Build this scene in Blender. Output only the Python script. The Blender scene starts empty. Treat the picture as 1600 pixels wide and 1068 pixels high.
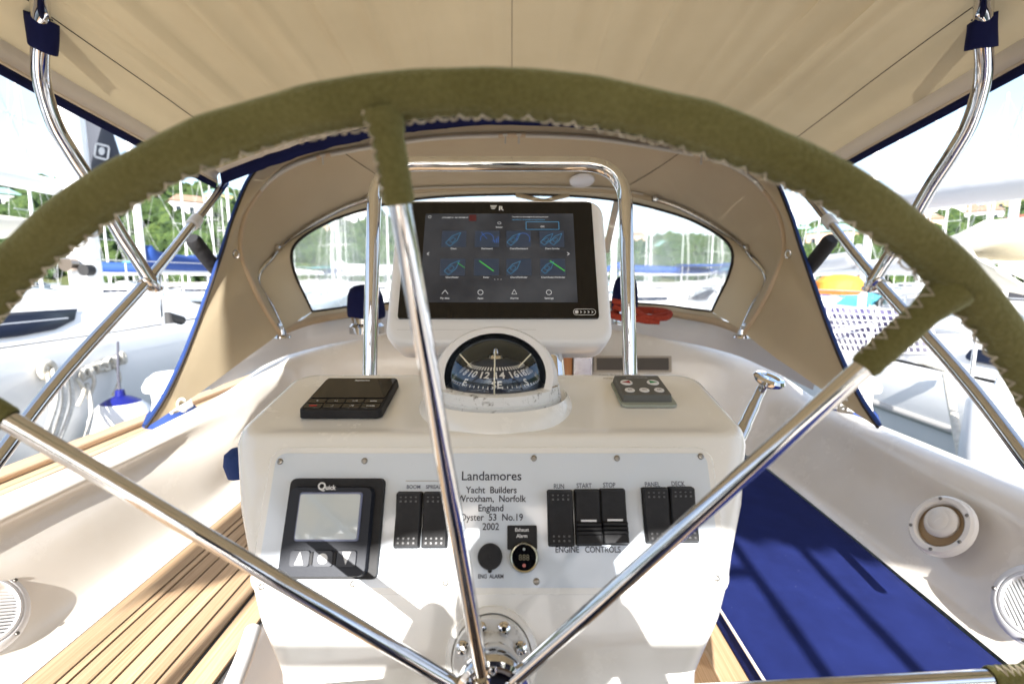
import bpy, bmesh, math, random
import numpy as np
from mathutils import Vector as V, Matrix
R = math.radians
rnd = random.Random(7)
sc = bpy.context.scene
COL = sc.collection
# ------------------------------------------------------------------ camera, world, sun, exposure
PITCH = R(7.8); FPX = 755.0
cam_d = bpy.data.cameras.new('camera'); cam = bpy.data.objects.new('camera', cam_d); COL.objects.link(cam)
cam.location = (0, 0, 0); cam.rotation_euler = (R(90) - PITCH, 0, 0)
cam_d.sensor_width = 36; cam_d.lens = FPX / 1600 * 36; cam_d.clip_start = 0.02; cam_d.clip_end = 5000
cam_d.dof.use_dof = True; cam_d.dof.focus_distance = 0.72; cam_d.dof.aperture_fstop = 4.5
sc.camera = cam
SUN_AZ = R(4.0)      # the light travels forward and a little to the right
SUN_EL = R(28.3)
sun_d = bpy.data.lights.new('sun', 'SUN'); sun = bpy.data.objects.new('sun', sun_d); COL.objects.link(sun)
sun_dir = V((math.sin(SUN_AZ) * math.cos(SUN_EL), math.cos(SUN_AZ) * math.cos(SUN_EL), -math.sin(SUN_EL)))
sun.rotation_euler = sun_dir.to_track_quat('-Z', 'Y').to_euler()
sun_d.energy = 5.0; sun_d.angle = R(0.55); sun_d.color = (1.0, 0.97, 0.925)
world = bpy.data.worlds.new('World'); sc.world = world; world.use_nodes = True
wn = world.node_tree; wn.nodes.clear()
def N(nt, t, **k):
    n = nt.nodes.new(t)
    for a, b in k.items(): setattr(n, a, b)
    return n
w_out = N(wn, 'ShaderNodeOutputWorld'); w_bg = N(wn, 'ShaderNodeBackground'); w_bg.inputs['Strength'].default_value = 0.13
sky = N(wn, 'ShaderNodeTexSky', sky_type='NISHITA'); sky.sun_disc = False
sky.sun_elevation = SUN_EL; sky.sun_rotation = math.atan2(-sun_dir.x, -sun_dir.y); sky.altitude = 0; sky.air_density = 1.0; sky.dust_density = 1.2
w_tc = N(wn, 'ShaderNodeTexCoord'); w_map = N(wn, 'ShaderNodeMapping'); w_map.inputs['Scale'].default_value = (1, 1, 2.2)
w_no = N(wn, 'ShaderNodeTexNoise'); w_no.inputs['Scale'].default_value = 2.1; w_no.inputs['Detail'].default_value = 7; w_no.inputs['Roughness'].default_value = .6
w_cr = N(wn, 'ShaderNodeValToRGB'); w_cr.color_ramp.elements[0].position = .38; w_cr.color_ramp.elements[1].position = .64
w_mx = N(wn, 'ShaderNodeMix', data_type='RGBA'); w_mx.inputs[7].default_value = (2.85, 3.0, 3.35, 1)
w_m2 = N(wn, 'ShaderNodeMath', operation='MULTIPLY'); w_m2.inputs[1].default_value = .88
L = wn.links.new
L(w_tc.outputs['Generated'], w_map.inputs[0]); L(w_map.outputs[0], w_no.inputs['Vector']); L(w_no.outputs[0], w_cr.inputs[0])
L(w_cr.outputs[0], w_m2.inputs[0]); L(w_m2.outputs[0], w_mx.inputs[0]); L(sky.outputs[0], w_mx.inputs[6]); L(w_mx.outputs[2], w_bg.inputs[0]); L(w_bg.outputs[0], w_out.inputs[0])
sc.view_settings.view_transform = 'Standard'; sc.view_settings.look = 'None'; sc.view_settings.gamma = 1
sc.view_settings.use_curve_mapping = False; sc.view_settings.exposure = 1.55
sc.render.engine = 'CYCLES'
sc.cycles.max_bounces = 10; sc.cycles.transparent_max_bounces = 12; sc.cycles.caustics_reflective = False; sc.cycles.sample_clamp_indirect = 6

# ------------------------------------------------------------------ measuring: rays of the real camera give real points at a known depth / plane
CP, SP = math.cos(PITCH), math.sin(PITCH)
def ray(u, v):
    x = (u - 800) / FPX; y = (534 - v) / FPX
    return V((x, CP + y * SP, -SP + y * CP))
def pz(u, v, z): return ray(u, v) * z
def pp(u, v, o, n):
    d = ray(u, v); return d * (V(o).dot(n) / d.dot(n))
def pX(u, v, X): d = ray(u, v); return d * (X / d.x)
def pZ(u, v, Z): d = ray(u, v); return d * (Z / d.z)
def mir(p): return V((-p[0], p[1], p[2]))

# ------------------------------------------------------------------ materials
MATS = {}
def mat(name, base=(.8, .8, .8), rough=.5, metal=0, noise=None, bump=None, coat=0, spec=.5, emit=None, trans=0, sheen=0, custom=None, aniso=None):
    """noise=(scale, colour2, lo, hi, (sx,sy,sz)); bump=(scale, distance, detail)"""
    if name in MATS: return MATS[name]
    m = bpy.data.materials.new(name); m.use_nodes = True; nt = m.node_tree; b = nt.nodes['Principled BSDF']
    b.inputs['Base Color'].default_value = (*base, 1); b.inputs['Roughness'].default_value = rough; b.inputs['Metallic'].default_value = metal
    b.inputs['Coat Weight'].default_value = coat; b.inputs['Coat Roughness'].default_value = .06; b.inputs['Specular IOR Level'].default_value = spec
    if sheen: b.inputs['Sheen Weight'].default_value = sheen; b.inputs['Sheen Roughness'].default_value = .4
    if emit: b.inputs['Emission Color'].default_value = (*emit[0], 1); b.inputs['Emission Strength'].default_value = emit[1]
    if trans: b.inputs['Transmission Weight'].default_value = trans
    tc = nt.nodes.new('ShaderNodeTexCoord')
    if noise:
        s, c2, lo, hi = noise[:4]; sca = noise[4] if len(noise) > 4 else (1, 1, 1)
        mp = N(nt, 'ShaderNodeMapping'); mp.inputs['Scale'].default_value = sca
        n = N(nt, 'ShaderNodeTexNoise'); n.inputs['Scale'].default_value = s; n.inputs['Detail'].default_value = 6; n.inputs['Roughness'].default_value = .6
        cr = N(nt, 'ShaderNodeValToRGB'); cr.color_ramp.elements[0].position = lo; cr.color_ramp.elements[1].position = hi
        cr.color_ramp.elements[0].color = (*base, 1); cr.color_ramp.elements[1].color = (*c2, 1)
        nt.links.new(tc.outputs['Object'], mp.inputs[0]); nt.links.new(mp.outputs[0], n.inputs['Vector']); nt.links.new(n.outputs[0], cr.inputs[0]); nt.links.new(cr.outputs[0], b.inputs['Base Color'])
    if bump:
        n = N(nt, 'ShaderNodeTexNoise'); n.inputs['Scale'].default_value = bump[0]; n.inputs['Detail'].default_value = bump[2] if len(bump) > 2 else 3
        bp = N(nt, 'ShaderNodeBump'); bp.inputs['Distance'].default_value = bump[1]; bp.inputs['Strength'].default_value = 1
        mp = N(nt, 'ShaderNodeMapping'); mp.inputs['Scale'].default_value = bump[3] if len(bump) > 3 else (1, 1, 1)
        nt.links.new(tc.outputs['Object'], mp.inputs[0]); nt.links.new(mp.outputs[0], n.inputs['Vector']); nt.links.new(n.outputs[0], bp.inputs['Height']); nt.links.new(bp.outputs[0], b.inputs['Normal'])
    if custom: custom(nt, b, tc)
    MATS[name] = m; return m
def fabric(name, c1, c2, transl, bumpd=.0006, scale=900, nscale=2.2):
    def cu(nt, b, tc):
        out = nt.nodes['Material Output']; tr = N(nt, 'ShaderNodeBsdfTranslucent'); mx = N(nt, 'ShaderNodeMixShader'); mx.inputs[0].default_value = transl
        src = b.inputs['Base Color'].links[0].from_socket
        nt.links.new(src, tr.inputs[0]); nt.links.new(b.outputs[0], mx.inputs[1]); nt.links.new(tr.outputs[0], mx.inputs[2]); nt.links.new(mx.outputs[0], out.inputs[0])
    return mat(name, c1, .9, noise=(nscale, c2, .3, .75), bump=(scale, bumpd, 2), custom=cu, spec=.2)
def wear(nt, b, tc):
    n = N(nt, 'ShaderNodeTexNoise'); n.inputs['Scale'].default_value = 9; n.inputs['Detail'].default_value = 8; n.inputs['Roughness'].default_value = .7
    mr = N(nt, 'ShaderNodeMapRange'); mr.inputs[1].default_value = .35; mr.inputs[2].default_value = .7; mr.inputs[3].default_value = .12; mr.inputs[4].default_value = .34
    nt.links.new(tc.outputs['Object'], n.inputs['Vector']); nt.links.new(n.outputs[0], mr.inputs[0]); nt.links.new(mr.outputs[0], b.inputs['Roughness'])
    # small dark scuffs and specks in the base colour
    src = b.inputs['Base Color'].links[0].from_socket; m = N(nt, 'ShaderNodeTexNoise'); m.inputs['Scale'].default_value = 60; m.inputs['Detail'].default_value = 3
    mp = N(nt, 'ShaderNodeMapping'); mp.inputs['Scale'].default_value = (.25, 1.6, 1.0); mp.inputs['Rotation'].default_value = (.3, .5, .8)
    cr = N(nt, 'ShaderNodeValToRGB'); e = cr.color_ramp.elements; e[0].position = .80; e[1].position = .90; mx = N(nt, 'ShaderNodeMix', data_type='RGBA'); mx.inputs[7].default_value = (.68, .63, .56, 1)
    nt.links.new(tc.outputs['Object'], mp.inputs[0]); nt.links.new(mp.outputs[0], m.inputs['Vector']); nt.links.new(m.outputs[0], cr.inputs[0]); nt.links.new(cr.outputs[0], mx.inputs[0]); nt.links.new(src, mx.inputs[6]); nt.links.new(mx.outputs[2], b.inputs['Base Color'])
gelcoat = mat('cream_gelcoat', (.84, .79, .715), .28, coat=.35, noise=(5, (.765, .70, .61), .42, .9), bump=(26, .00012, 2), custom=wear)
ped_m = mat('pedestal_gelcoat', (.86, .85, .815), .25, coat=.5, noise=(4, (.83, .815, .765), .35, .8), bump=(30, .0001, 2), custom=wear)
white_gel = mat('white_gelcoat', (.80, .80, .80), .3, coat=.3, noise=(4, (.76, .76, .75), .4, .8))
white_pl = mat('white_plastic', (.80, .80, .81), .3, coat=.2, bump=(40, .00005))
steel = mat('polished_stainless', (.62, .62, .63), .04, 1, bump=(90, .00006, 3), noise=(30, (.55, .54, .53), .5, .75))
steel_d = mat('weathered_stainless', (.62, .60, .57), .22, 1, noise=(60, (.38, .33, .28), .5, .75))
tan = fabric('tan_canvas', (.52, .43, .27), (.46, .375, .23), .16)
tan_d = fabric('dodger_canvas', (.60, .50, .345), (.54, .445, .30), .15)
tan_lin = mat('cream_piping', (.75, .68, .58), .6)
navy = mat('navy_canvas', (.004, .006, .045), .85, noise=(9, (.006, .010, .06), .4, .7), bump=(900, .0004), spec=.2)
blue_outer = mat('blue_canvas', (.006, .030, .14), .8, noise=(9, (.010, .04, .19), .4, .7), bump=(700, .0004))
def lint(nt, b, tc):
    src = b.inputs['Base Color'].links[0].from_socket; n = N(nt, 'ShaderNodeTexNoise'); n.inputs['Scale'].default_value = 170; n.inputs['Detail'].default_value = 2
    cr = N(nt, 'ShaderNodeValToRGB'); e = cr.color_ramp.elements; e[0].position = .775; e[1].position = .82; mx = N(nt, 'ShaderNodeMix', data_type='RGBA'); mx.inputs[7].default_value = (.35, .38, .5, 1)
    nt.links.new(tc.outputs['Object'], n.inputs['Vector']); nt.links.new(n.outputs[0], cr.inputs[0]); nt.links.new(cr.outputs[0], mx.inputs[0]); nt.links.new(src, mx.inputs[6]); nt.links.new(mx.outputs[2], b.inputs['Base Color'])
cush_m = mat('cushion_fabric', (.010, .017, .095), .9, noise=(11, (.014, .024, .13), .35, .7), bump=(1100, .0006, 4), spec=.15, custom=lint)
black_pl = mat('black_plastic', (.010, .010, .012), .55, spec=.3, noise=(50, (.02, .02, .022), .4, .7), bump=(300, .00008))
black_gl = mat('black_glass', (.004, .004, .005), .04, spec=.35)
dk = mat('dark_seam', (.03, .022, .015), .9)
black_rub = mat('black_rubber', (.012, .012, .013), .7, noise=(20, (.03, .03, .03), .5, .8))
ink = mat('print_ink', (.02, .025, .05), .5); ink_soft = mat('faded_ink', (.10, .12, .18), .5)
wht_ink = mat('white_print', (.75, .75, .75), .5)
plate_m = mat('panel_white', (.70, .765, .84), .10, coat=.6, noise=(9, (.67, .74, .82), .4, .8))
grey_ui = mat('grey_control', (.10, .105, .10), .45); grey_gk = mat('grey_gasket', (.32, .35, .30), .6)
clear_white = mat('cable_tie_white', (.56, .53, .46), .5)
def leather_nodes(nt, b, tc):
    n = N(nt, 'ShaderNodeTexNoise'); n.inputs['Scale'].default_value = 420; n.inputs['Detail'].default_value = 5; n.inputs['Roughness'].default_value = .7
    n2 = N(nt, 'ShaderNodeTexNoise'); n2.inputs['Scale'].default_value = 18; n2.inputs['Detail'].default_value = 4
    ad = N(nt, 'ShaderNodeMath', operation='MULTIPLY_ADD'); ad.inputs[1].default_value = .6; ad.inputs[2].default_value = 0
    sm = N(nt, 'ShaderNodeMath', operation='MULTIPLY_ADD'); sm.inputs[1].default_value = .4
    cr = N(nt, 'ShaderNodeValToRGB'); e = cr.color_ramp.elements; e[0].position = .32; e[0].color = (.095, .086, .026, 1); e[1].position = .70; e[1].color = (.185, .170, .066, 1)
    for q in (n, n2): nt.links.new(tc.outputs['Object'], q.inputs['Vector'])
    nt.links.new(n.outputs[0], ad.inputs[0]); nt.links.new(n2.outputs[0], sm.inputs[0]); nt.links.new(ad.outputs[0], sm.inputs[2]); nt.links.new(sm.outputs[0], cr.inputs[0]); nt.links.new(cr.outputs[0], b.inputs['Base Color'])
    b.inputs['Sheen Weight'].default_value = .9; b.inputs['Sheen Roughness'].default_value = .35; b.inputs['Sheen Tint'].default_value = (.55, .62, .42, 1)
leather = mat('olive_suede', (.14, .125, .042), .95, noise=(55, (.21, .19, .080), .35, .72), bump=(420, .0011, 6), spec=.15, custom=leather_nodes)
cord_m = mat('waxed_cord', (.56, .50, .38), .8, noise=(200, (.22, .18, .12), .4, .7))
rope_w = mat('white_rope', (.66, .62, .54), .9, bump=(160, .004), noise=(30, (.5, .46, .38), .4, .7))
rope_r = mat('red_rope', (.40, .055, .025), .85, bump=(260, .002), noise=(120, (.26, .02, .01), .4, .7))
def teak_nodes(nt, b, tc):
    mp = N(nt, 'ShaderNodeMapping'); mp.inputs['Scale'].default_value = (130, 2.0, 130)
    oi = N(nt, 'ShaderNodeObjectInfo'); ad = N(nt, 'ShaderNodeVectorMath', operation='ADD'); ml = N(nt, 'ShaderNodeMath', operation='MULTIPLY'); ml.inputs[1].default_value = 37
    n = N(nt, 'ShaderNodeTexNoise'); n.inputs['Scale'].default_value = 1.6; n.inputs['Detail'].default_value = 8; n.inputs['Roughness'].default_value = .62; n.inputs['Distortion'].default_value = .5
    cr = N(nt, 'ShaderNodeValToRGB'); e = cr.color_ramp.elements; e[0].position = .3; e[1].position = .72; e[0].color = (.44, .275, .145, 1); e[1].color = (.68, .50, .32, 1)
    hs = N(nt, 'ShaderNodeHueSaturation'); mr = N(nt, 'ShaderNodeMapRange'); mr.inputs[3].default_value = .76; mr.inputs[4].default_value = 1.16
    l = nt.links.new
    l(tc.outputs['Object'], mp.inputs[0]); l(oi.outputs['Random'], ml.inputs[0]); l(mp.outputs[0], ad.inputs[0]); l(ml.outputs[0], ad.inputs[1]); l(ad.outputs[0], n.inputs['Vector'])
    l(n.outputs[0], cr.inputs[0]); l(cr.outputs[0], hs.inputs['Color']); l(oi.outputs['Random'], mr.inputs[0]); l(mr.outputs[0], hs.inputs['Value']); l(hs.outputs[0], b.inputs['Base Color'])
    bp = N(nt, 'ShaderNodeBump'); bp.inputs['Distance'].default_value = .0004; l(n.outputs[0], bp.inputs['Height']); l(bp.outputs[0], b.inputs['Normal'])
teak = mat('teak', (.5, .33, .18), .65, custom=teak_nodes)
def vinyl_nodes(nt, b, tc):
    out = nt.nodes['Material Output']
    t = N(nt, 'ShaderNodeBsdfTransparent'); t.inputs[0].default_value = (.93, .95, .96, 1)
    r = N(nt, 'ShaderNodeBsdfRefraction'); r.inputs['IOR'].default_value = 1.02; r.inputs['Roughness'].default_value = .22
    d = N(nt, 'ShaderNodeBsdfTranslucent'); d.inputs[0].default_value = (.8, .82, .82, 1)
    g = N(nt, 'ShaderNodeBsdfGlossy'); g.inputs['Roughness'].default_value = .12
    n = N(nt, 'ShaderNodeTexNoise'); n.inputs['Scale'].default_value = 3; n.inputs['Detail'].default_value = 5
    mr = N(nt, 'ShaderNodeMapRange'); mr.inputs[1].default_value = .35; mr.inputs[2].default_value = .75; mr.inputs[3].default_value = .12; mr.inputs[4].default_value = .38
    m1 = N(nt, 'ShaderNodeMixShader'); m2 = N(nt, 'ShaderNodeMixShader'); m3 = N(nt, 'ShaderNodeMixShader'); m1.inputs[0].default_value = .45; m3.inputs[0].default_value = .05
    l = nt.links.new
    l(tc.outputs['Object'], n.inputs['Vector']); l(n.outputs[0], mr.inputs[0]); l(mr.outputs[0], m2.inputs[0])
    l(t.outputs[0], m1.inputs[1]); l(r.outputs[0], m1.inputs[2]); l(m1.outputs[0], m2.inputs[1]); l(d.outputs[0], m2.inputs[2]); l(m2.outputs[0], m3.inputs[1]); l(g.outputs[0], m3.inputs[2]); l(m3.outputs[0], out.inputs[0])
vinyl = mat('clear_vinyl', (.8, .8, .8), custom=vinyl_nodes)
def glass_nodes(nt, b, tc):
    out = nt.nodes['Material Output']; t = N(nt, 'ShaderNodeBsdfTransparent'); g = N(nt, 'ShaderNodeBsdfGlossy'); g.inputs['Roughness'].default_value = .015; g.inputs[0].default_value = (.75, .87, 1, 1)
    pw = N(nt, 'ShaderNodeMapRange'); pw.inputs[1].default_value = 0; pw.inputs[2].default_value = 1; pw.inputs[3].default_value = .05; pw.inputs[4].default_value = .55
    fr = N(nt, 'ShaderNodeLayerWeight'); fr.inputs[0].default_value = .12; mx = N(nt, 'ShaderNodeMixShader')
    l = nt.links.new; l(fr.outputs['Facing'], pw.inputs[0]); l(pw.outputs[0], mx.inputs[0]); l(t.outputs[0], mx.inputs[1]); l(g.outputs[0], mx.inputs[2]); l(mx.outputs[0], out.inputs[0])
dome_gl = mat('clear_dome', custom=glass_nodes)
def crust(nt, b, tc):
    v = N(nt, 'ShaderNodeTexNoise'); v.inputs['Scale'].default_value = 70; v.inputs['Detail'].default_value = 9; v.inputs['Roughness'].default_value = .75
    cr = N(nt, 'ShaderNodeValToRGB'); e = cr.color_ramp.elements; e[0].position = .36; e[0].color = (.16, .155, .14, 1); e[1].position = .46; e[1].color = (.76, .77, .77, 1)
    nt.links.new(tc.outputs['Object'], v.inputs['Vector']); nt.links.new(v.outputs[0], cr.inputs[0]); nt.links.new(cr.outputs[0], b.inputs['Base Color'])
crust_m = mat('worn_white_plastic', (.76, .77, .77), .6, custom=crust, bump=(120, .0006, 5))

# ------------------------------------------------------------------ object helpers
def tag(o, label=None, cat=None, group=None, kind=None):
    if label: o['label'] = label
    if cat: o['category'] = cat
    if group: o['group'] = group
    if kind: o['kind'] = kind
    return o
WL = {}
def thing(name, label, cat, loc, group=None):
    o = bpy.data.objects.new(name, None); COL.objects.link(o); o.location = loc; o.empty_display_size = .05
    WL[o.name] = V(loc); return tag(o, label, cat, group)
class MB:
    def __init__(s): s.v = []; s.f = []
    def add(s, vs, fs):
        k = len(s.v); s.v += [V(p) for p in vs]; s.f += [tuple(i + k for i in f) for f in fs]; return s
    def grid(s, rows, closed_u=False, closed_v=False, flip=False):
        n = len(rows); m = len(rows[0]); k = len(s.v)
        for r in rows: s.v += [V(p) for p in r]
        for i in range(n if closed_v else n - 1):
            for j in range(m if closed_u else m - 1):
                a = k + i * m + j; b = k + i * m + (j + 1) % m; c = k + ((i + 1) % n) * m + (j + 1) % m; d = k + ((i + 1) % n) * m + j
                s.f.append((a, d, c, b) if flip else (a, b, c, d))
        return s
    def tube(s, pts, r, n=14, closed=False, cap=True, flat=None):
        pts = [V(p) for p in pts]; m = len(pts); rows = []; rr = r if isinstance(r, (list, tuple)) else [r] * m
        T = []
        for i in range(m):
            a = pts[(i - 1) % m] if (closed or i > 0) else pts[i]; b = pts[(i + 1) % m] if (closed or i < m - 1) else pts[i]
            T.append((b - a).normalized())
        u = T[0].orthogonal().normalized()
        for i in range(m):
            u = (u - T[i] * u.dot(T[i])).normalized(); w = T[i].cross(u)
            rows.append([pts[i] + (u * math.cos(2 * math.pi * k / n) + w * math.sin(2 * math.pi * k / n)) * rr[i] for k in range(n)])
        k0 = len(s.v); s.grid(rows, closed_u=True, closed_v=closed)
        if cap and not closed:
            s.f.append(tuple(k0 + j for j in range(n))[::-1]); s.f.append(tuple(k0 + (m - 1) * n + j for j in range(n)))
        return s
    def box(s, F, x0, x1, y0, y1, z0, z1):
        P = [F(x, y, z) for z in (z0, z1) for (x, y) in ((x0, y0), (x1, y0), (x1, y1), (x0, y1))]
        return s.add(P, [(3, 2, 1, 0), (4, 5, 6, 7), (0, 1, 5, 4), (1, 2, 6, 5), (2, 3, 7, 6), (3, 0, 4, 7)])
    def prism(s, F, poly, z0, z1, inset=0):
        n = len(poly); cx = sum(p[0] for p in poly) / n; cy = sum(p[1] for p in poly) / n
        k = len(s.v); s.v += [F(x, y, z0) for x, y in poly]
        def ins(p):
            d = math.hypot(p[0] - cx, p[1] - cy); q = (d - inset) / d if d else 1
            return cx + (p[0] - cx) * q, cy + (p[1] - cy) * q
        s.v += [F(*ins(p), z1) for p in poly]
        s.f += [tuple(range(k, k + n))[::-1], tuple(range(k + n, k + 2 * n))]
        s.f += [(k + i, k + (i + 1) % n, k + n + (i + 1) % n, k + n + i) for i in range(n)]; return s
    def lathe(s, F, prof, n=40, a0=0, a1=2 * math.pi):
        """profile of (radius, height) round local z"""
        full = abs(a1 - a0 - 2 * math.pi) < 1e-6; m = n if full else n + 1
        rows = [[F(r * math.cos(a0 + (a1 - a0) * k / n), r * math.sin(a0 + (a1 - a0) * k / n), h) for k in range(m)] for r, h in prof]
        return s.grid(rows, closed_u=full)
def mesh_of(v, f, name, mats, smooth=35):
    me = bpy.data.meshes.new(name); me.from_pydata([tuple(p) for p in v], [], f)
    for m in mats: me.materials.append(m)
    if smooth is not None:
        me.polygons.foreach_set('use_smooth', [True] * len(me.polygons)); me.update()
        me.set_sharp_from_angle(angle=R(smooth))
    return me
def build(name, mb, m, parent=None, bevel=0, seg=2, smooth=35, label=None, recalc=True, subs=0, solid=0):
    vs = mb.v; lo = [min(p[i] for p in vs) for i in range(3)]; hi = [max(p[i] for p in vs) for i in range(3)]
    base = V(((lo[0] + hi[0]) / 2, (lo[1] + hi[1]) / 2, lo[2]))
    me = mesh_of([p - base for p in vs], mb.f, name, m if isinstance(m, (list, tuple)) else [m], smooth)
    if recalc:
        bm = bmesh.new(); bm.from_mesh(me); bmesh.ops.remove_doubles(bm, verts=bm.verts, dist=1e-6); bmesh.ops.recalc_face_normals(bm, faces=bm.faces); bm.to_mesh(me); bm.free()
        if smooth is not None: me.set_sharp_from_angle(angle=R(smooth))
    o = bpy.data.objects.new(name, me); COL.objects.link(o)
    if parent: o.parent = parent; o.location = base - WL[parent.name]
    else: o.location = base
    WL[o.name] = base
    if solid: x = o.modifiers.new('t', 'SOLIDIFY'); x.thickness = solid; x.offset = 0
    if bevel: b = o.modifiers.new('b', 'BEVEL'); b.width = bevel; b.segments = seg; b.limit_method = 'ANGLE'; b.angle_limit = R(38); b.harden_normals = False
    if subs: x = o.modifiers.new('s', 'SUBSURF'); x.levels = subs; x.render_levels = subs
    if label: o['label'] = label
    return o
def put(name, me, M, parent=None):
    """link one object that shares the mesh me, at world matrix M"""
    o = bpy.data.objects.new(name, me); COL.objects.link(o)
    M = M.copy(); WL[o.name] = M.translation.copy()
    if parent: o.parent = parent; M.translation = M.translation - WL[parent.name]
    o.matrix_local = M; return o
def frame(o, ex, ey, ez=None):
    o = V(o); ex = V(ex).normalized(); ey = (V(ey) - ex * V(ey).dot(ex)).normalized(); ez = ex.cross(ey)
    def F(x, y, z=0): return o + ex * x + ey * y + ez * z
    F.o, F.ex, F.ey, F.ez = o, ex, ey, ez
    F.M = Matrix(((ex.x, ey.x, ez.x, o.x), (ex.y, ey.y, ez.y, o.y), (ex.z, ey.z, ez.z, o.z), (0, 0, 0, 1)))
    return F
def frame_scale(F, k):
    def G(x, y, z=0): return F(x * k, y * k, z)
    G.o, G.ex, G.ey, G.ez = F.o, F.ex, F.ey, F.ez; G.M = F.M @ Matrix.Scale(k, 4); return G
def sub(F, x, y, z=0): return frame(F(x, y, z), F.ex, F.ey)
IDF = frame((0, 0, 0), (1, 0, 0), (0, 1, 0))
def rr(x0, x1, y0, y1, r, n=5):
    P = []
    for cx, cy, a in ((x1 - r, y1 - r, 0), (x0 + r, y1 - r, 90), (x0 + r, y0 + r, 180), (x1 - r, y0 + r, 270)):
        for k in range(n + 1):
            t = R(a + 90 * k / n); P.append((cx + r * math.cos(t), cy + r * math.sin(t)))
    return P
def circ(cx, cy, r, n=24, ry=None): return [(cx + r * math.cos(2 * math.pi * k / n), cy + (ry or r) * math.sin(2 * math.pi * k / n)) for k in range(n)]
def spline(P, n=8, closed=False):
    P = [V(p) for p in P]; m = len(P); out = []
    g = (lambda i: P[i % m]) if closed else (lambda i: P[max(0, min(m - 1, i))])
    for i in range(m if closed else m - 1):
        a, b, c, d = g(i - 1), g(i), g(i + 1), g(i + 2)
        for k in range(n):
            t = k / n; out.append(.5 * ((2 * b) + (c - a) * t + (2 * a - 5 * b + 4 * c - d) * t * t + (3 * b - a - 3 * c + d) * t ** 3))
    if not closed: out.append(P[-1])
    return out
def resamp(P, n):
    P = [V(p) for p in P]; d = [0]
    for a, b in zip(P, P[1:]): d.append(d[-1] + (b - a).length)
    out = []; j = 0
    for k in range(n):
        t = d[-1] * k / (n - 1)
        while j < len(d) - 2 and d[j + 1] < t: j += 1
        q = (t - d[j]) / max(1e-9, d[j + 1] - d[j]); out.append(P[j].lerp(P[j + 1], min(1, max(0, q))))
    return out
_tc = {}
def text(name, s, F, h, m, parent, align='CENTER', sx=1.0, ext=.00015, label=None, bold=0):
    """flat printed lettering; h = cap height in metres; F origin = baseline anchor"""
    cu = bpy.data.curves.new('t', 'FONT'); cu.body = s; cu.align_x = align; cu.size = h / .73; cu.extrude = ext; cu.offset = bold; cu.resolution_u = 3
    o = bpy.data.objects.new('t', cu); COL.objects.link(o); dg = bpy.context.evaluated_depsgraph_get(); dg.update()
    me = bpy.data.meshes.new_from_object(o.evaluated_get(dg)); COL.objects.unlink(o); bpy.data.objects.remove(o); bpy.data.curves.remove(cu)
    me.name = name; me.materials.clear(); me.materials.append(m)
    for vtx in me.vertices: vtx.co.x *= sx
    p = put(name, me, F.M, parent)
    if label: p['label'] = label
    return p
exec_after = []

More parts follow.
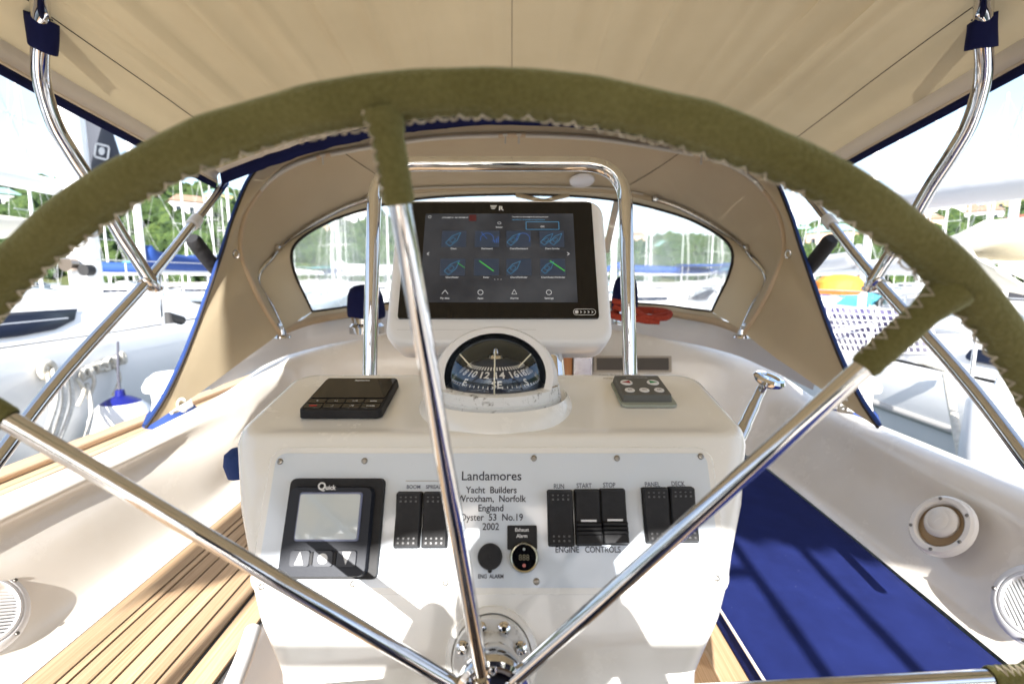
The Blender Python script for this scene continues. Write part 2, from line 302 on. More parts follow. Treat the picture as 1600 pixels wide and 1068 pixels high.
# ================================================================== OWN YACHT: cockpit moulding, decks, coachroof
ZS = -0.80          # seat level
def coaming_half(sg):
    # rows along a path: base (seat level), wall, crest in, crest out, outer
    sec = []; k = .935 if sg < 0 else 1.02; k2 = .965 if sg < 0 else 1.02; k3 = .98 if sg < 0 else 1.02; b = 0 if sg < 0 else 1
    for y in (-2.2, -1.2, -.4, .2, .7, 1.1, 1.5):
        w = b * (.02 + .045 * max(0, min(1, (y - .6) / 1.0)))
        sec.append([(1.0 + w, y, ZS), (1.03 + w, y, ZS + .012), (1.055 + w, y, ZS + .05), (1.13 * (k + 1) / 2 + w * .6, y, -.64), (1.165 * (k + 1) / 2 + w * .3, y, -.565), (1.20 * k, y, -.528), (1.245 * k, y, -.52), (1.29 * k2, y, -.530), (1.33 * k3, y, -.60), (1.36, y, -.74)])
    if sg > 0:
        w = .07
        for y in (1.8, 2.0): sec.append([(1.0 + w, y, ZS), (1.03 + w, y, ZS + .012), (1.055 + w, y, ZS + .05), (1.145 + w * .5, y, -.64), (1.185 + w * .2, y, -.565), (1.20 * k, y, -.528), (1.245 * k, y, -.518), (1.29 * k, y, -.533), (1.33 * k, y, -.60), (1.36 * k, y, -.74)])
        sec.append([(1.03, 2.14, ZS), (1.05, 2.15, ZS + .015), (1.07, 2.16, ZS + .05), (1.11, 2.18, -.64), (1.14, 2.19, -.55), (1.17, 2.20, -.48), (1.21, 2.21, -.45), (1.25, 2.22, -.46), (1.30, 2.24, -.55), (1.36, 2.26, -.74)])
        sec.append([(.90, 2.21, ZS), (.91, 2.23, ZS + .015), (.925, 2.25, ZS + .05), (.95, 2.28, -.62), (.98, 2.30, -.50), (1.0, 2.32, -.40), (1.04, 2.34, -.375), (1.11, 2.38, -.39), (1.22, 2.42, -.50), (1.34, 2.45, -.74)])
    else: sec.append([(1.00 + b * .07, 1.80, ZS), (1.03 + b * .07, 1.82, ZS + .015), (1.05 + b * .07, 1.84, ZS + .05), (1.08 * k + .02, 1.86, -.64), (1.11 * k + .01, 1.87, -.55), (1.15 * k, 1.88, -.475), (1.19 * k, 1.89, -.455), (1.24 * k, 1.90, -.47), (1.30 * k, 1.92, -.56), (1.36 * k, 1.94, -.74)])
    if sg < 0: sec.append([(.92, 2.10, ZS), (.93, 2.13, ZS + .015), (.945, 2.16, ZS + .05), (.97, 2.19, -.62), (1.0, 2.21, -.50), (1.03, 2.22, -.405), (1.07, 2.24, -.385), (1.14, 2.27, -.40), (1.24, 2.3, -.50), (1.34, 2.32, -.74)])
    sec.append([(.70, 2.25, ZS), (.71, 2.27, ZS + .015), (.72, 2.30, ZS + .05), (.745, 2.34, -.60), (.76, 2.36, -.44), (.78, 2.39, -.335), (.81, 2.43, -.31), (.87, 2.5, -.315), (1.0, 2.62, -.42), (1.3, 2.7, -.74)])
    sec.append([(.40, 2.28, ZS), (.40, 2.30, ZS + .015), (.40, 2.33, ZS + .05), (.41, 2.37, -.58), (.42, 2.40, -.40), (.43, 2.45, -.28), (.45, 2.51, -.252), (.47, 2.6, -.25), (.5, 2.9, -.25), (.6, 3.4, -.28)])
    sec.append([(0, 2.28, ZS), (0, 2.30, ZS + .015), (0, 2.33, ZS + .05), (0, 2.37, -.57), (0, 2.41, -.38), (0, 2.46, -.262), (0, 2.52, -.236), (0, 2.61, -.232), (0, 2.9, -.23), (0, 3.4, -.25)])
    cols = []
    for j in range(10): cols.append(spline([V((sg * s[j][0], s[j][1], s[j][2])) for s in sec], 5))
    rows = []
    for i in range(len(cols[0])): rows.append(spline([cols[j][i] for j in range(10)], 4))
    return rows
mb = MB(); L_ = coaming_half(-1); R_ = coaming_half(1)
mb.grid(L_ + R_[::-1][1:])
coaming = build('cockpit_coaming', mb, gelcoat, smooth=60); tag(coaming, kind='structure')
# seats, sole and lower mouldings
mb = MB()
for sg, xi in ((-1, .575), (1, .50)):
    prof = [(1.01, ZS - .001), (xi + .03, ZS - .001), (xi + .008, ZS - .008), (xi, ZS - .03), (xi - .01, ZS - .36), (xi - .03, ZS - .40)]
    if sg == 1: prof = [(1.08, ZS - .05), (xi + .03, ZS - .05), (xi + .008, ZS - .058), (xi, ZS - .08), (xi - .01, ZS - .36), (xi - .03, ZS - .40)]
    mb.grid([[V((sg * x, y, z)) for x, z in prof] for y in (-2.2, -1, 0, 1, 2.3)])
seat_mould = build('seat_moulding', mb, white_gel); tag(seat_mould, kind='structure')
mb = MB().box(IDF, -.6, .6, -2.2, 2.3, ZS - .44, ZS - .40)
sole = build('cockpit_sole', mb, white_gel); tag(sole, kind='structure')
x = -.6; i = 0
while x < .58:
    w = .048; build('plank', MB().box(IDF, x + .0015, x + w - .0015, -2.2, 2.25, ZS - .4, ZS - .388), teak, sole, bevel=.001, seg=1); x += w
# foot well moulding seen left of the pedestal
mb = MB().tube(spline([pz(395, 985, .95), pz(380, 1030, .88), pz(362, 1075, .82), pz(350, 1120, .78)], 6), .016)
build('moulded_rib', mb, white_gel, sole)
# teak on the left seat, one object per plank; measured edges
ek = [.962, .8965, .8727, .830, .787, .7436, .700, .6545]
for a, b in zip(ek, ek[1:]):
    build('plank', MB().box(IDF, -a + .0022, -b - .0022, -2.2, 2.1, ZS, ZS + .009), teak, seat_mould, bevel=.0012, seg=1)
build('plank', MB().box(IDF, -.6475, -.587, -2.2, 2.1, ZS, ZS + .009), teak, seat_mould, bevel=.002, seg=1)
build('caulking', MB().box(IDF, -.9655, -.584, -2.2, 2.104, ZS, ZS + .0055), mat('black_caulk', (.015, .014, .013), .7), seat_mould)
build('plank', MB().box(IDF, .44, .505, -2.2, 2.2, ZS - .17, ZS - .05), teak, seat_mould, bevel=.002, seg=1)
# side decks, topsides
for sg, xo in ((-1, 1.83), (1, 1.68)):
    mb = MB().grid([[V((sg * x, y, z)) for x, z in ((1.22, -.755), (xo - .09, -.76), (xo - .08, -.73), (xo - .01, -.71), (xo, -.80), (xo - .05, -1.5), (xo - .3, -2.7))] for y in (-3, 0, 3, 6)])
    side_deck = build('side_deck', mb, white_gel); tag(side_deck, kind='structure')
    x0 = 1.30 if sg > 0 else 1.655
    while x0 + .041 < xo - .07:
        build('plank', MB().box(IDF, *sorted((sg * x0, sg * (x0 + .041))), -3, 3.6, -.742 + (.030 if sg < 0 else 0), -.733 + (.030 if sg < 0 else 0)), teak, side_deck, bevel=.001, seg=1); x0 += .044
    build('cap_rail', MB().box(IDF, *sorted((sg * (xo - .085), sg * (xo + .005))), -3, 5, -.704, -.680), teak if sg < 0 else white_gel, side_deck, bevel=.006)
    build('caulking', MB().box(IDF, *sorted((sg * (1.29 if sg > 0 else 1.645), sg * (xo - .095))), -3, 3.6, -.752, -.737 + (.030 if sg < 0 else 0)), MATS['black_caulk'], side_deck)
# coachroof forward of the dodger + foredeck
mb = MB().grid([[V((x, y, z)) for x, z in ((-1.6, -.76), (-1.3, -.72), (-1.15, -.45), (-.95, -.34), (-.5, -.28), (0, -.26), (.5, -.28), (.95, -.34), (1.15, -.45), (1.3, -.72), (1.6, -.76))] for y in (2.9, 3.4, 5, 7)])
roof = build('coachroof', mb, white_gel); tag(roof, kind='structure')
# aft deck behind the camera (seen in the chrome)
mb = MB().box(IDF, -1.9, 1.9, -6.5, -2.2, -.72, -.66); aft = build('aft_deck', mb, teak); tag(aft, kind='structure')
# moulded base band the dodger sits on
up = [(325, 563, 1.80), (395, 533, 2.00), (445, 515, 2.2), (520, 497, 2.40), (600, 484, 2.52), (700, 478, 2.60), (800, 476, 2.62)]
lo = [(325, 590, 1.82), (395, 560, 2.08), (450, 538, 2.25), (520, 521, 2.36), (600, 510, 2.44), (700, 503, 2.48), (800, 501, 2.49)]
def sym(P, n):
    l = resamp(spline([pz(*p) if len(p) == 3 and p[0] > 3 else V(p) for p in P], 6), n); return l + [mir(p) for p in l[::-1]][1:]
U_, O_ = sym(up, 30), sym(lo, 30)
mb = MB().grid([[p + V((0, .03, .0)) for p in U_], U_, [a.lerp(b, .12) + V((0, -.01, .004)) for a, b in zip(U_, O_)], [a.lerp(b, .9) + V((0, 0, .006)) for a, b in zip(U_, O_)], O_, [p + V((0, .01, -.05)) for p in O_]])
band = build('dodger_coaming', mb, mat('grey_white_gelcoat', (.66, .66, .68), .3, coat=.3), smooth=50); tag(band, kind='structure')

# ================================================================== SEAT CUSHION, VENT, LOUDSPEAKERS
def cushion():
    t = thing('seat_cushion', 'deep blue fabric cushion with white piping on the right cockpit seat', 'cushion', (.77, .2, ZS - .05))
    out = [(.508, -2.1), (.508, 1.50), (.80, 1.50), (.95, 1.40), (.992, 1.2), (.992, -2.1)]
    mb = MB(); n = 26; m = 60; rows = []
    for j in range(m + 1):
        y = -2.1 + 4.25 * j / m; row = []; xe = 1.01 + .06 * max(0, min(1, (y - .5) / 1.2)) - max(0, y - 2.0) * .4
        for i in range(n + 1):
            q = i / n; x = .508 + (xe - .508) * q; ed = min(q, 1 - q) * .5
            z = ZS + .004 - .012 * max(0, 1 - ed / .03) ** 2 + .0025 * math.sin(9 * x + 4 * y) * math.sin(5.3 * y) + .0012 * math.sin(31 * x - 13 * y)
            row.append(V((x, y, z)))
        row = [V((.506, y, ZS - .046))] + row + [V((xe + .001, y, ZS - .046))]; rows.append(row)
    mb.grid(rows); build('cover', mb, cush_m, t, smooth=60)
    build('piping', MB().tube([(.506, -2.1, ZS - .004), (.506, 2.15, ZS - .004)], .0035, 8), mat('white_piping', (.75, .68, .62), .6), t)
    build('piping', MB().tube([(.506, -2.1, ZS - .046), (.506, 2.15, ZS - .046)], .003, 8), navy, t)
cushion()
WALLN = V((-.846, 0, .533))      # inward normal of the right coaming wall
def wall_frame(u, v, sg=1):
    # wall plane through (1.055,ZS+.05) and (1.13,-.64)/(1.165,-.565)
    a = V((1.055, 0, -.75)); b = V((1.165, 0, -.565)); d = (b - a).normalized(); n = V((-d.z, 0, d.x))
    p = pp(u, v, a, n)
    if sg < 0: p = mir(p); d = mir(d); n = mir(n)
    return frame(p, n.cross(d) * 1.0 if False else d.cross(n), d)
def screw(parent, F, r=.0045, m=None, dark=True):
    key = 'screw_%.4f' % r
    if key not in MATS:
        mb = MB().lathe(IDF, [(r, 0), (r, r * .25), (r * .8, r * .5), (r * .4, r * .6), (r * .38, r * .3), (.00001, r * .25)], 14)
        MATS[key] = mesh_of(mb.v, mb.f, 'screw', [mat('dark_screw', (.30, .28, .25), .3, 1)])
    return put('screw', MATS[key], F.M, parent)
def vent():
    F = wall_frame(1475, 823); F = sub(F, 0, 0, .004)
    t = thing('deck_vent', 'round cream recessed vent with a domed cap on the right coaming wall', 'vent', F.o)
    build('flange', MB().lathe(F, [(.082, 0), (.080, .010), (.074, .015), (.063, .015), (.059, .012), (.056, .001)], 48), gelcoat, t)
    build('recess', MB().lathe(F, [(.0545, .008), (.054, .003), (.052, .0016)], 40), mat('shaded_recess', (.36, .25, .14), .7), t)  # brown colour paints in the shade of a deeper recess
    build('recess_back', MB().lathe(F, [(.056, .0015), (.001, .0015)], 32), MATS['shaded_recess'], t)
    G = sub(F, -.004, .008, .002)
    build('cap', MB().lathe(G, [(.041, 0), (.042, .007), (.038, .0125), (.030, .016), (.026, .0155), (.024, .017), (.012, .018), (.0001, .0182)], 40), gelcoat, t)
    build('emblem', MB().tube([G(-.004, -.009, .0184), G(-.001, -.003, .0185), G(.001, .003, .0185), G(.004, .009, .0184)], .0007, 6), gelcoat, t)
    for a in (50, 120, 215, 290, 350): screw(t, sub(F, .0695 * math.cos(R(a)), .0695 * math.sin(R(a)), .0150), .0045)
vent()
def speaker(u, v, sg, label):
    F = wall_frame(u, v, sg); F = sub(F, 0, 0, .004)
    t = thing('loudspeaker', label, 'loudspeaker', F.o, 'round loudspeakers in the coamings')
    build('bezel', MB().lathe(F, [(.088, 0), (.087, .010), (.080, .016), (.072, .017), (.068, .012)], 56), white_pl, t)
    build('ring', MB().lathe(F, [(.069, .012), (.067, .018), (.062, .019), (.060, .012)], 56), white_pl, t)
    build('cone', MB().lathe(F, [(.062, .004), (.0001, .004)], 32), mat('speaker_cone', (.02, .02, .035), .6), t)
    for k in range(-8, 9):
        y = k * .0068; w = math.sqrt(max(0, .0605 ** 2 - y * y))
        a = R(-35 if sg > 0 else -35); c, s = math.cos(a), math.sin(a)
        G = frame(F(-s * y, c * y, .012), F.ex * c + F.ey * s, F.ey * c - F.ex * s)
        build('slat', MB().box(G, -w, w, -.0018, .0018, -.002, .003), white_pl, t)
    for a in (-75, 15, 105, 195): screw(t, sub(F, .079 * math.cos(R(a)), .079 * math.sin(R(a)), .0165), .0042)
speaker(1632, 950, 1, 'round white slatted loudspeaker set in the right coaming aft of the vent')
speaker(1638, 962, -1, 'round white slatted loudspeaker set in the left coaming beside the teak seat')

# ================================================================== STEERING PEDESTAL
FO = V((0, .443, -.353)); FD = V((0, math.cos(R(62.9)), math.sin(R(62.9)))); FN = V((0, -FD.z, FD.y))   # face: up direction, outward normal
def face(u, v): return pp(u, v, FO, FN)
XC = -.0235
FF = frame(V((XC, FO.y, FO.z)), (1, 0, 0), FD)        # local x right, y up the slope, z out of the face
def fxy(u, v):
    d = face(u, v) - FF.o; return d.dot(FF.ex), d.dot(FF.ey)
ytop = fxy(765, 689)[1]
def ring(y, hw, depth, r, back_up):
    """rounded rectangle: front edge lies on the face at slope height y"""
    P = []
    f = FF(0, y); bk = V((XC, f.y + depth, f.z + back_up))
    ex = V((1, 0, 0)); ey = (bk - f)
    ln = ey.length; ey.normalize()
    for x, q in rr(-hw, hw, 0, ln, r, 6): P.append(f + ex * x + ey * q)
    return P
hwt = fxy(1163, 689)[0] + .012; hw2 = fxy(1148, 897)[0] + .010; y2 = fxy(1148, 897)[1]
hw1 = fxy(1159, 800)[0] + .012; y1 = fxy(1148, 800)[1]; hw3 = fxy(1085, 1068)[0] + .010; y3 = fxy(1085, 1068)[1]
ped = thing('steering_pedestal', 'cream moulded steering pedestal with a sloping switch face in the middle of the cockpit', 'steering pedestal', (XC, .5, ZS - .4))
rings = []
y0 = y3 - .25
rings.append(ring(y0, hw3 - .05, .30 + .14, .03, -.0))
rings.append(ring(y3, hw3, .30 + .08, .03, 0))
rings.append(ring((y3 + y2) / 2, hw3 * .47 + hw2 * .53 + .003, .29 + .035, .032, 0))
rings.append(ring(y2 - .012, hw2 - .006, .28, .034, 0))
rings.append(ring(y2 + .012, hw2 + .001, .27, .034, 0))
rings.append(ring(y1, hw1, .235, .034, .01))
rings.append(ring(ytop - .012, hwt, .195, .034, .030))
def tring(ins, dz, r):
    f = FF(0, ytop); bk = V((XC, .718, -.149)); ey = (bk - f); ln = ey.length; ey.normalize(); ez = V((1, 0, 0)).cross(ey)
    return [f + V((x, 0, 0)) + ey * q + ez * dz for x, q in rr(-hwt + ins, hwt - ins, ins, ln - ins, max(.006, r), 6)]
for ins, dz, r in ((.000, -.004, .034), (.003, .001, .032), (.008, .0035, .028), (.014, .0035, .026), (.024, .0005, .03), (.036, -.0012, .03), (.10, -.0015, .02)): rings.append(tring(ins, dz, r))
mb = MB(); mb.grid(rings, closed_u=True); k = len(mb.v) - len(rings[-1]); mb.f.append(tuple(range(k, len(mb.v))))
build('moulding', mb, ped_m, ped, smooth=50)
f_ = FF(0, ytop); b_ = V((XC, .718, -.149))
TF = frame(f_, (1, 0, 0), b_ - f_)                  # pedestal top: x right, y forward, z up
def top(u, v, h=0): p = pp(u, v, TF.o + TF.ez * h, TF.ez); d = p - TF.o; return d.dot(TF.ex), d.dot(TF.ey)
build('pedestal_base', MB().prism(frame(FF(0, y0), (1, 0, 0), (0, 1, 0)), rr(-.2, .2, -.02, .42, .04), 0, .02), ped_m, ped)

# instrument panel plate
def rect_px(uL, uR, vT, vB):
    xa, yb = fxy((uL + uR) / 2, vB); _, yt = fxy((uL + uR) / 2, vT); vm = (vT + vB) / 2
    return fxy(uL, vm)[0], fxy(uR, vm)[0], yb, yt
px0, px1, py0, py1 = fxy(418, 810)[0], fxy(1115, 808)[0], fxy(765, 917)[1], fxy(765, 708)[1]
pan = thing('instrument_panel', 'pale screwed instrument plate with builder lettering on the pedestal face', 'control panel', FF((px0 + px1) / 2, py0, 0))
build('moulded_rim', MB().prism(sub(FF, 0, 0, 0), rr(px0 - .009, px1 + .009, py0 - .007, py1 + .007, .017), -.002, .0022, .003), ped_m, pan)
build('plate', MB().prism(sub(FF, 0, 0, 0), rr(px0, px1, py0, py1, .011), 0, .0036, .0006), plate_m, pan)
PZ = .0037
for (u, v) in ((440, 721), (571, 720), (834, 716), (963, 716), (1093, 713), (411, 915), (553, 911), (697, 909), (838, 907), (979, 905), (1118, 902)):
    x, y = fxy(u, v); screw(pan, sub(FF, x, y, PZ - .0003), .0034)
def ptext(s, u, v, hpx, m=ink, sx=.9, align='CENTER', name='lettering', par=None, bold=.00012, z=PZ):
    x, y = fxy(u, v); h = hpx * .00072; return text(name, s, sub(FF, x, y, z + .0001), h, m, par or pan, align, sx, .0001, bold=bold)
ptext('Landamores', 768, 750, 14, sx=.98)
ptext('Yacht  Builders', 768, 770, 10, sx=.92)
ptext('Wroxham,  Norfolk', 768, 783.5, 10, sx=.92)
ptext('England', 767, 798, 10, sx=.92)
ptext('Oyster  53  No.19', 768, 812.5, 10, sx=.92)
ptext('2002', 767, 827, 10, sx=.92)
ptext('BOOM', 647, 763, 5.5, ink_soft, .95); ptext('SPREADER', 683, 763, 5.5, ink_soft, .95)
for s, u, v in (('RUN', 873, 763), ('START', 912, 762), ('STOP', 951, 761), ('PANEL', 1018, 760), ('DECK', 1058, 759)): ptext(s, u, v, 7.2, ink_soft, .80)
ptext('ENGINE   CONTROLS', 918, 862, 8.5, ink, .85); ptext('ENG  ALARM', 767, 902, 5.5, ink, .85)
for a, b in (((635, 752), (700, 751)), ((622, 862), (697, 862)), ((697, 862), (697, 856))):
    p, q = fxy(*a), fxy(*b); build('printed_line', MB().box(FF, min(p[0], q[0]), max(p[0], q[0]) + .0004, min(p[1], q[1]), max(p[1], q[1]) + .0004, PZ, PZ + .00015), mat('pale_print', (.42, .42, .42), .5), pan)

# rocker switches
def rocker(u, v, style, label):
    x, y = fxy(u, v); w = .0131; h = .0278; G = sub(FF, x, y, PZ)
    t = thing('rocker_switch', label, 'switch', G.o, 'rocker switches on the pedestal panel')
    build('bezel', MB().prism(G, rr(-w - .0008, w + .0008, -h - .0008, h + .0008, .002), 0, .003), black_pl, t)
    prof = [(-h, .004), (-h + .002, .0085), (-h * .35, .0075), (0, .0068), (h * .35, .0085), (h - .002, .0115), (h, .006)]
    if style == 'ridge': prof = [(-h, .004), (-h + .002, .0115), (-.018, .0105), (-.0165, .0125), (-.0145, .0125), (-.0135, .0100), (-.0125, .0120), (-.0105, .0118), (-.0095, .0095), (-.0085, .0115), (-.0065, .0115), (-.0045, .0075), (.004, .0068), (h - .002, .0095), (h, .005)]
    mb = MB().grid([[G(xx, yy, zz if abs(xx) < w - .001 else zz - .0012) for yy, zz in prof] for xx in (-w, -w + .0012, 0, w - .0012, w)])
    for xx in (-w, w): 
        k = len(mb.v); mb.v += [G(xx, yy, zz - .0012) for yy, zz in prof] + [G(xx, prof[-1][0], 0), G(xx, prof[0][0], 0)]; mb.f.append(tuple(range(k, len(mb.v))))
    for e, (yy, zz) in ((0, prof[0]), (1, prof[-1])): mb.add([G(-w, yy, zz - .001), G(w, yy, zz - .001), G(w, yy, 0), G(-w, yy, 0)], [(0, 1, 2, 3)])
    build('rocker', mb, black_pl, t, smooth=30)
    if style == 'ridge': build('window', MB().box(G, -w * .62, w * .62, -.0046, -.0026, .0085, .0098), mat('switch_window', (.75, .75, .76), .3), t)
    else:
        mb = MB()
        for yy in (-h + .005, -h + .0095, h - .005, h - .0095):
            for q in range(4):
                c = G(-w * .62 + q * w * .413, yy, .0092 if yy < 0 else .0104); mb.box(frame(c, FF.ex, FF.ey), -.0009, .0009, -.0009, .0009, -.001, .0006)
        tag(build('grip_dots', mb, mat('dot_grey', (.09, .09, .095), .35), t), kind='stuff')
rocker(640, 811, 'dot', 'black rocker switch under BOOM on the pedestal panel')
rocker(682, 811, 'dot', 'black rocker switch under SPREADER behind the top spoke')
rocker(875, 808, 'dot', 'black rocker switch under RUN on the pedestal panel')
rocker(917, 807, 'ridge', 'black ridged rocker switch under START on the pedestal panel')
rocker(957, 806, 'ridge', 'black ridged rocker switch under STOP on the pedestal panel')
rocker(1023, 804, 'dot', 'black rocker switch under PANEL partly behind the right spoke')
rocker(1064, 803, 'dot', 'black rocker switch under DECK at the right end of the panel')

# chain counter display
def counter():
    x0, y0 = fxy(444, 904); x1, y1 = fxy(600, 747); x0 = fxy(448, 830)[0]; x1 = fxy(598, 830)[0]; G = sub(FF, (x0 + x1) / 2, (y0 + y1) / 2, PZ); w = (x1 - x0) / 2; h = (y1 - y0) / 2
    t = thing('chain_counter', 'square dark display with three buttons at the left of the panel', 'display', G(0, -h, 0))
    build('flange', MB().prism(G, rr(-w, w, -h, h, .006), 0, .006, .001), black_pl, t)
    build('housing', MB().prism(sub(G, -.001, -.001, .006), rr(-w + .004, w - .008, -h + .004, h - .008, .008), 0, .0085, .002), mat('navy_grey_plastic', (.014, .017, .026), .5, spec=.3, bump=(300, .00006)), t)
    H = sub(G, 0, 0, .0147)
    build('screen_surround', MB().prism(H, rr(-w * .68, w * .62, -h * .26, h * .70, .003), 0, .0012, .0005), mat('blue_grey_trim', (.16, .19, .32), .3), t)
    build('screen', MB().prism(H, rr(-w * .65, w * .58, -h * .22, h * .66, .002), 0, .0018), mat('lcd_painted_sky', (.60, .67, .70), .03, spec=1.0, coat=1), t)  # pale base colour paints in a bright sky reflection
    text('lettering', 'Q', sub(H, -w * .25, h * .75, .0003), .0078, wht_ink, t, 'CENTER', 1.0, bold=.0003); text('lettering', 'uick', sub(H, -w * .17, h * .75, .0003), .0048, wht_ink, t, 'LEFT', 1.0, bold=.0002)
    for k, xx in enumerate((-.50, -.04, .42)):
        c = build('button', MB().prism(sub(H, xx * w, -h * .58, 0), rr(-w * .20, w * .20, -h * .155, h * .155, .003), 0, .0022, .0006), mat('button_grey', (.026, .030, .042), .5), t)
        S = sub(H, xx * w, -h * .58, .0023); q = w * .085
        poly = [(-q, -q * 1.3), (q, -q * 1.3), (0, q * 1.5)] if k == 0 else (circ(0, 0, q * 1.15) if k == 1 else [(-q, q * 1.5), (0, -q * 1.3), (q, q * 1.5)])
        build('symbol', MB().prism(S, poly, 0, .0002), wht_ink, c)
    for xx in (-.27, .19): build('key_bridge', MB().prism(sub(H, xx * w, -h * .58, 0), rr(-w * .03, w * .03, -h * .12, h * .12, .0012), 0, .0026, .0004), black_pl, t)
counter()
# alarm knob and exhaust alarm gauge
x, y = fxy(766, 868); G = sub(FF, x, y, PZ)
t = thing('alarm_buzzer', 'round black engine alarm buzzer at the bottom of the panel', 'buzzer', G.o)
build('body', MB().lathe(G, [(.0128, 0), (.0128, .004), (.0118, .006), (.0001, .0062)], 36), black_pl, t)
build('lug', MB().prism(sub(G, 0, -.0135), circ(0, 0, .0022, 10), 0, .003), black_pl, t)
x, y = fxy(817, 857); G = sub(FF, x, y, PZ)
t = thing('exhaust_alarm', 'black exhaust alarm plate with a small round digital gauge', 'gauge', G.o)
build('plate', MB().prism(G, rr(-.0165, .0150, -.0005, .0235, .0015), 0, .0014), black_pl, t)
text('lettering', 'Exhaust', sub(G, -.001, .0175, .0015), .0036, wht_ink, t, sx=.95, bold=.0001); text('lettering', 'Alarm', sub(G, -.001, .0115, .0015), .0036, wht_ink, t, sx=.95, bold=.0001)
G2 = sub(G, .001, -.0075, 0)
build('gauge_ring', MB().lathe(G2, [(.0150, 0), (.0150, .004), (.0138, .006), (.0126, .0055), (.0122, .0035)], 40), mat('brass_chrome', (.50, .46, .34), .25, 1), t)
build('dial', MB().lathe(G2, [(.0124, .0036), (.0001, .0036)], 32), black_gl, t)
text('digits', '888', sub(G2, 0, -.0028, .0038), .0058, mat('dim_digits', (.16, .145, .09), .5), t, sx=.95)
build('light', MB().lathe(sub(G2, 0, -.0078, .0037), [(.0018, 0), (.0001, .0004)], 12), mat('pink_light', (.50, .16, .15), .4), t)
build('light', MB().lathe(sub(G2, 0, .0078, .0037), [(.0014, 0), (.0001, .0004)], 12), mat('grey_light', (.45, .5, .5), .4), t)

# ---- things on the pedestal top
def autopilot():
    xs = [top(*p, .0115) for p in ((460, 641), (594, 641), (625, 590), (514, 590))]
    cx = sum(p[0] for p in xs) / 4; cy = sum(p[1] for p in xs) / 4; w = ((xs[1][0] - xs[0][0]) + (xs[2][0] - xs[3][0])) / 4; h = (xs[2][1] - xs[1][1] + xs[3][1] - xs[0][1]) / 4
    G = sub(TF, cx, cy, 0)
    t = thing('autopilot_control', 'square black autopilot head on the left of the pedestal top', 'display', G.o)
    build('housing', MB().prism(G, rr(-w, w, -h, h, .007), 0, .0115, .0015), black_pl, t, bevel=.001)
    H = sub(G, 0, 0, .0118)
    build('screen', MB().prism(H, rr(-w * .93, w * .93, -h * .32, h * .93, .003), 0, .0008), black_gl, t)
    for r_ in range(2):
        for k in range(4):
            b = build('button', MB().prism(sub(H, (-.70 + .465 * k) * w, (-.50 - .27 * r_) * h), rr(-w * .22, w * .22, -h * .11, h * .11, .0015), 0, .0006, .0002), black_gl, t)
            s = [['=', '+1', '+10', 'auto'], ['', '-1', '-10', 'mode']][r_][k]
            if s: text('lettering', s, sub(H, (-.70 + .465 * k) * w, (-.53 - .27 * r_) * h, .0007), .0034, wht_ink, b)
            elif True: build('marking', MB().prism(sub(H, (-.70 + .465 * k) * w, (-.50 - .27 * r_) * h, .0007), rr(-.005, .005, -.0016, .0016, .0012), 0, .0002), mat('red_print', (.45, .02, .02), .5), b)
    text('lettering', 'Raymarine', sub(H, .05 * w, h * .74, .0009), .0036, wht_ink, t, bold=.0002)
autopilot()
def thruster():
    a = top(955, 598); b = top(1035, 598); c = top(1057, 636); d = top(970, 638)
    cx = (a[0] + b[0] + c[0] + d[0]) / 4; cy = (a[1] + c[1]) / 2 ; w = (b[0] - a[0] + c[0] - d[0]) / 4; h = (a[1] - c[1]) / 2
    G = sub(TF, cx, cy, 0)
    t = thing('thruster_control', 'small dark grey thruster control with round buttons on the pedestal top', 'control', G.o)
    build('gasket', MB().prism(G, rr(-w, w, -h, h, .007), 0, .003, .0008), grey_gk, t)
    build('housing', MB().prism(sub(G, -.001, .003, .003), rr(-w + .004, w - .004, -h + .006, h - .004, .003), 0, .0095, .002), grey_ui, t)
    H = sub(G, -.001, .003, .0126)
    for xx, yy, r_, c_ in ((-.52, .22, .0085, 'r'), (.48, .22, .0085, 'g'), (-.55, -.42, .0068, 'ON'), (-.02, -.42, .0068, 'ON'), (.52, -.42, .0068, 'OFF')):
        S = sub(H, xx * w, yy * h)
        b_ = build('button', MB().lathe(S, [(r_, 0), (r_ * .95, .0009), (.0001, .0011)], 24), white_pl, t)
        q = r_ * .55
        if c_ == 'r': build('arrow', MB().prism(sub(S, 0, 0, .0012), [(-q * 1.2, 0), (q, -q * .9), (q, q * .9)], 0, .0003), mat('red_arrow', (.35, .015, .02), .5), b_)
        elif c_ == 'g': build('arrow', MB().prism(sub(S, 0, 0, .0012), [(q * 1.2, 0), (-q, q * .9), (-q, -q * .9)], 0, .0003), mat('green_arrow', (.02, .28, .10), .5), b_)
        else: text('lettering', c_, sub(S, 0, -.0014, .0012), .0026, ink, b_)
    text('lettering', 'BOW THRUSTER', sub(H, -.02 * w, h * .62, .0002), .0030, mat('grey_print', (.42, .42, .42), .5), t)
    L1 = top(968, 590); L2 = top(970, 595.5)
    m = mat('embossed_grey', (.40, .36, .30), .5)
    text('lettering', 'CALL SIGN: VGWX82', sub(TF, L1[0], L1[1], .0040), .0048, m, ped); text('lettering', 'MMSI: 377 081 000', sub(TF, L2[0], L2[1], .0040), .0048, m, ped)
thruster()

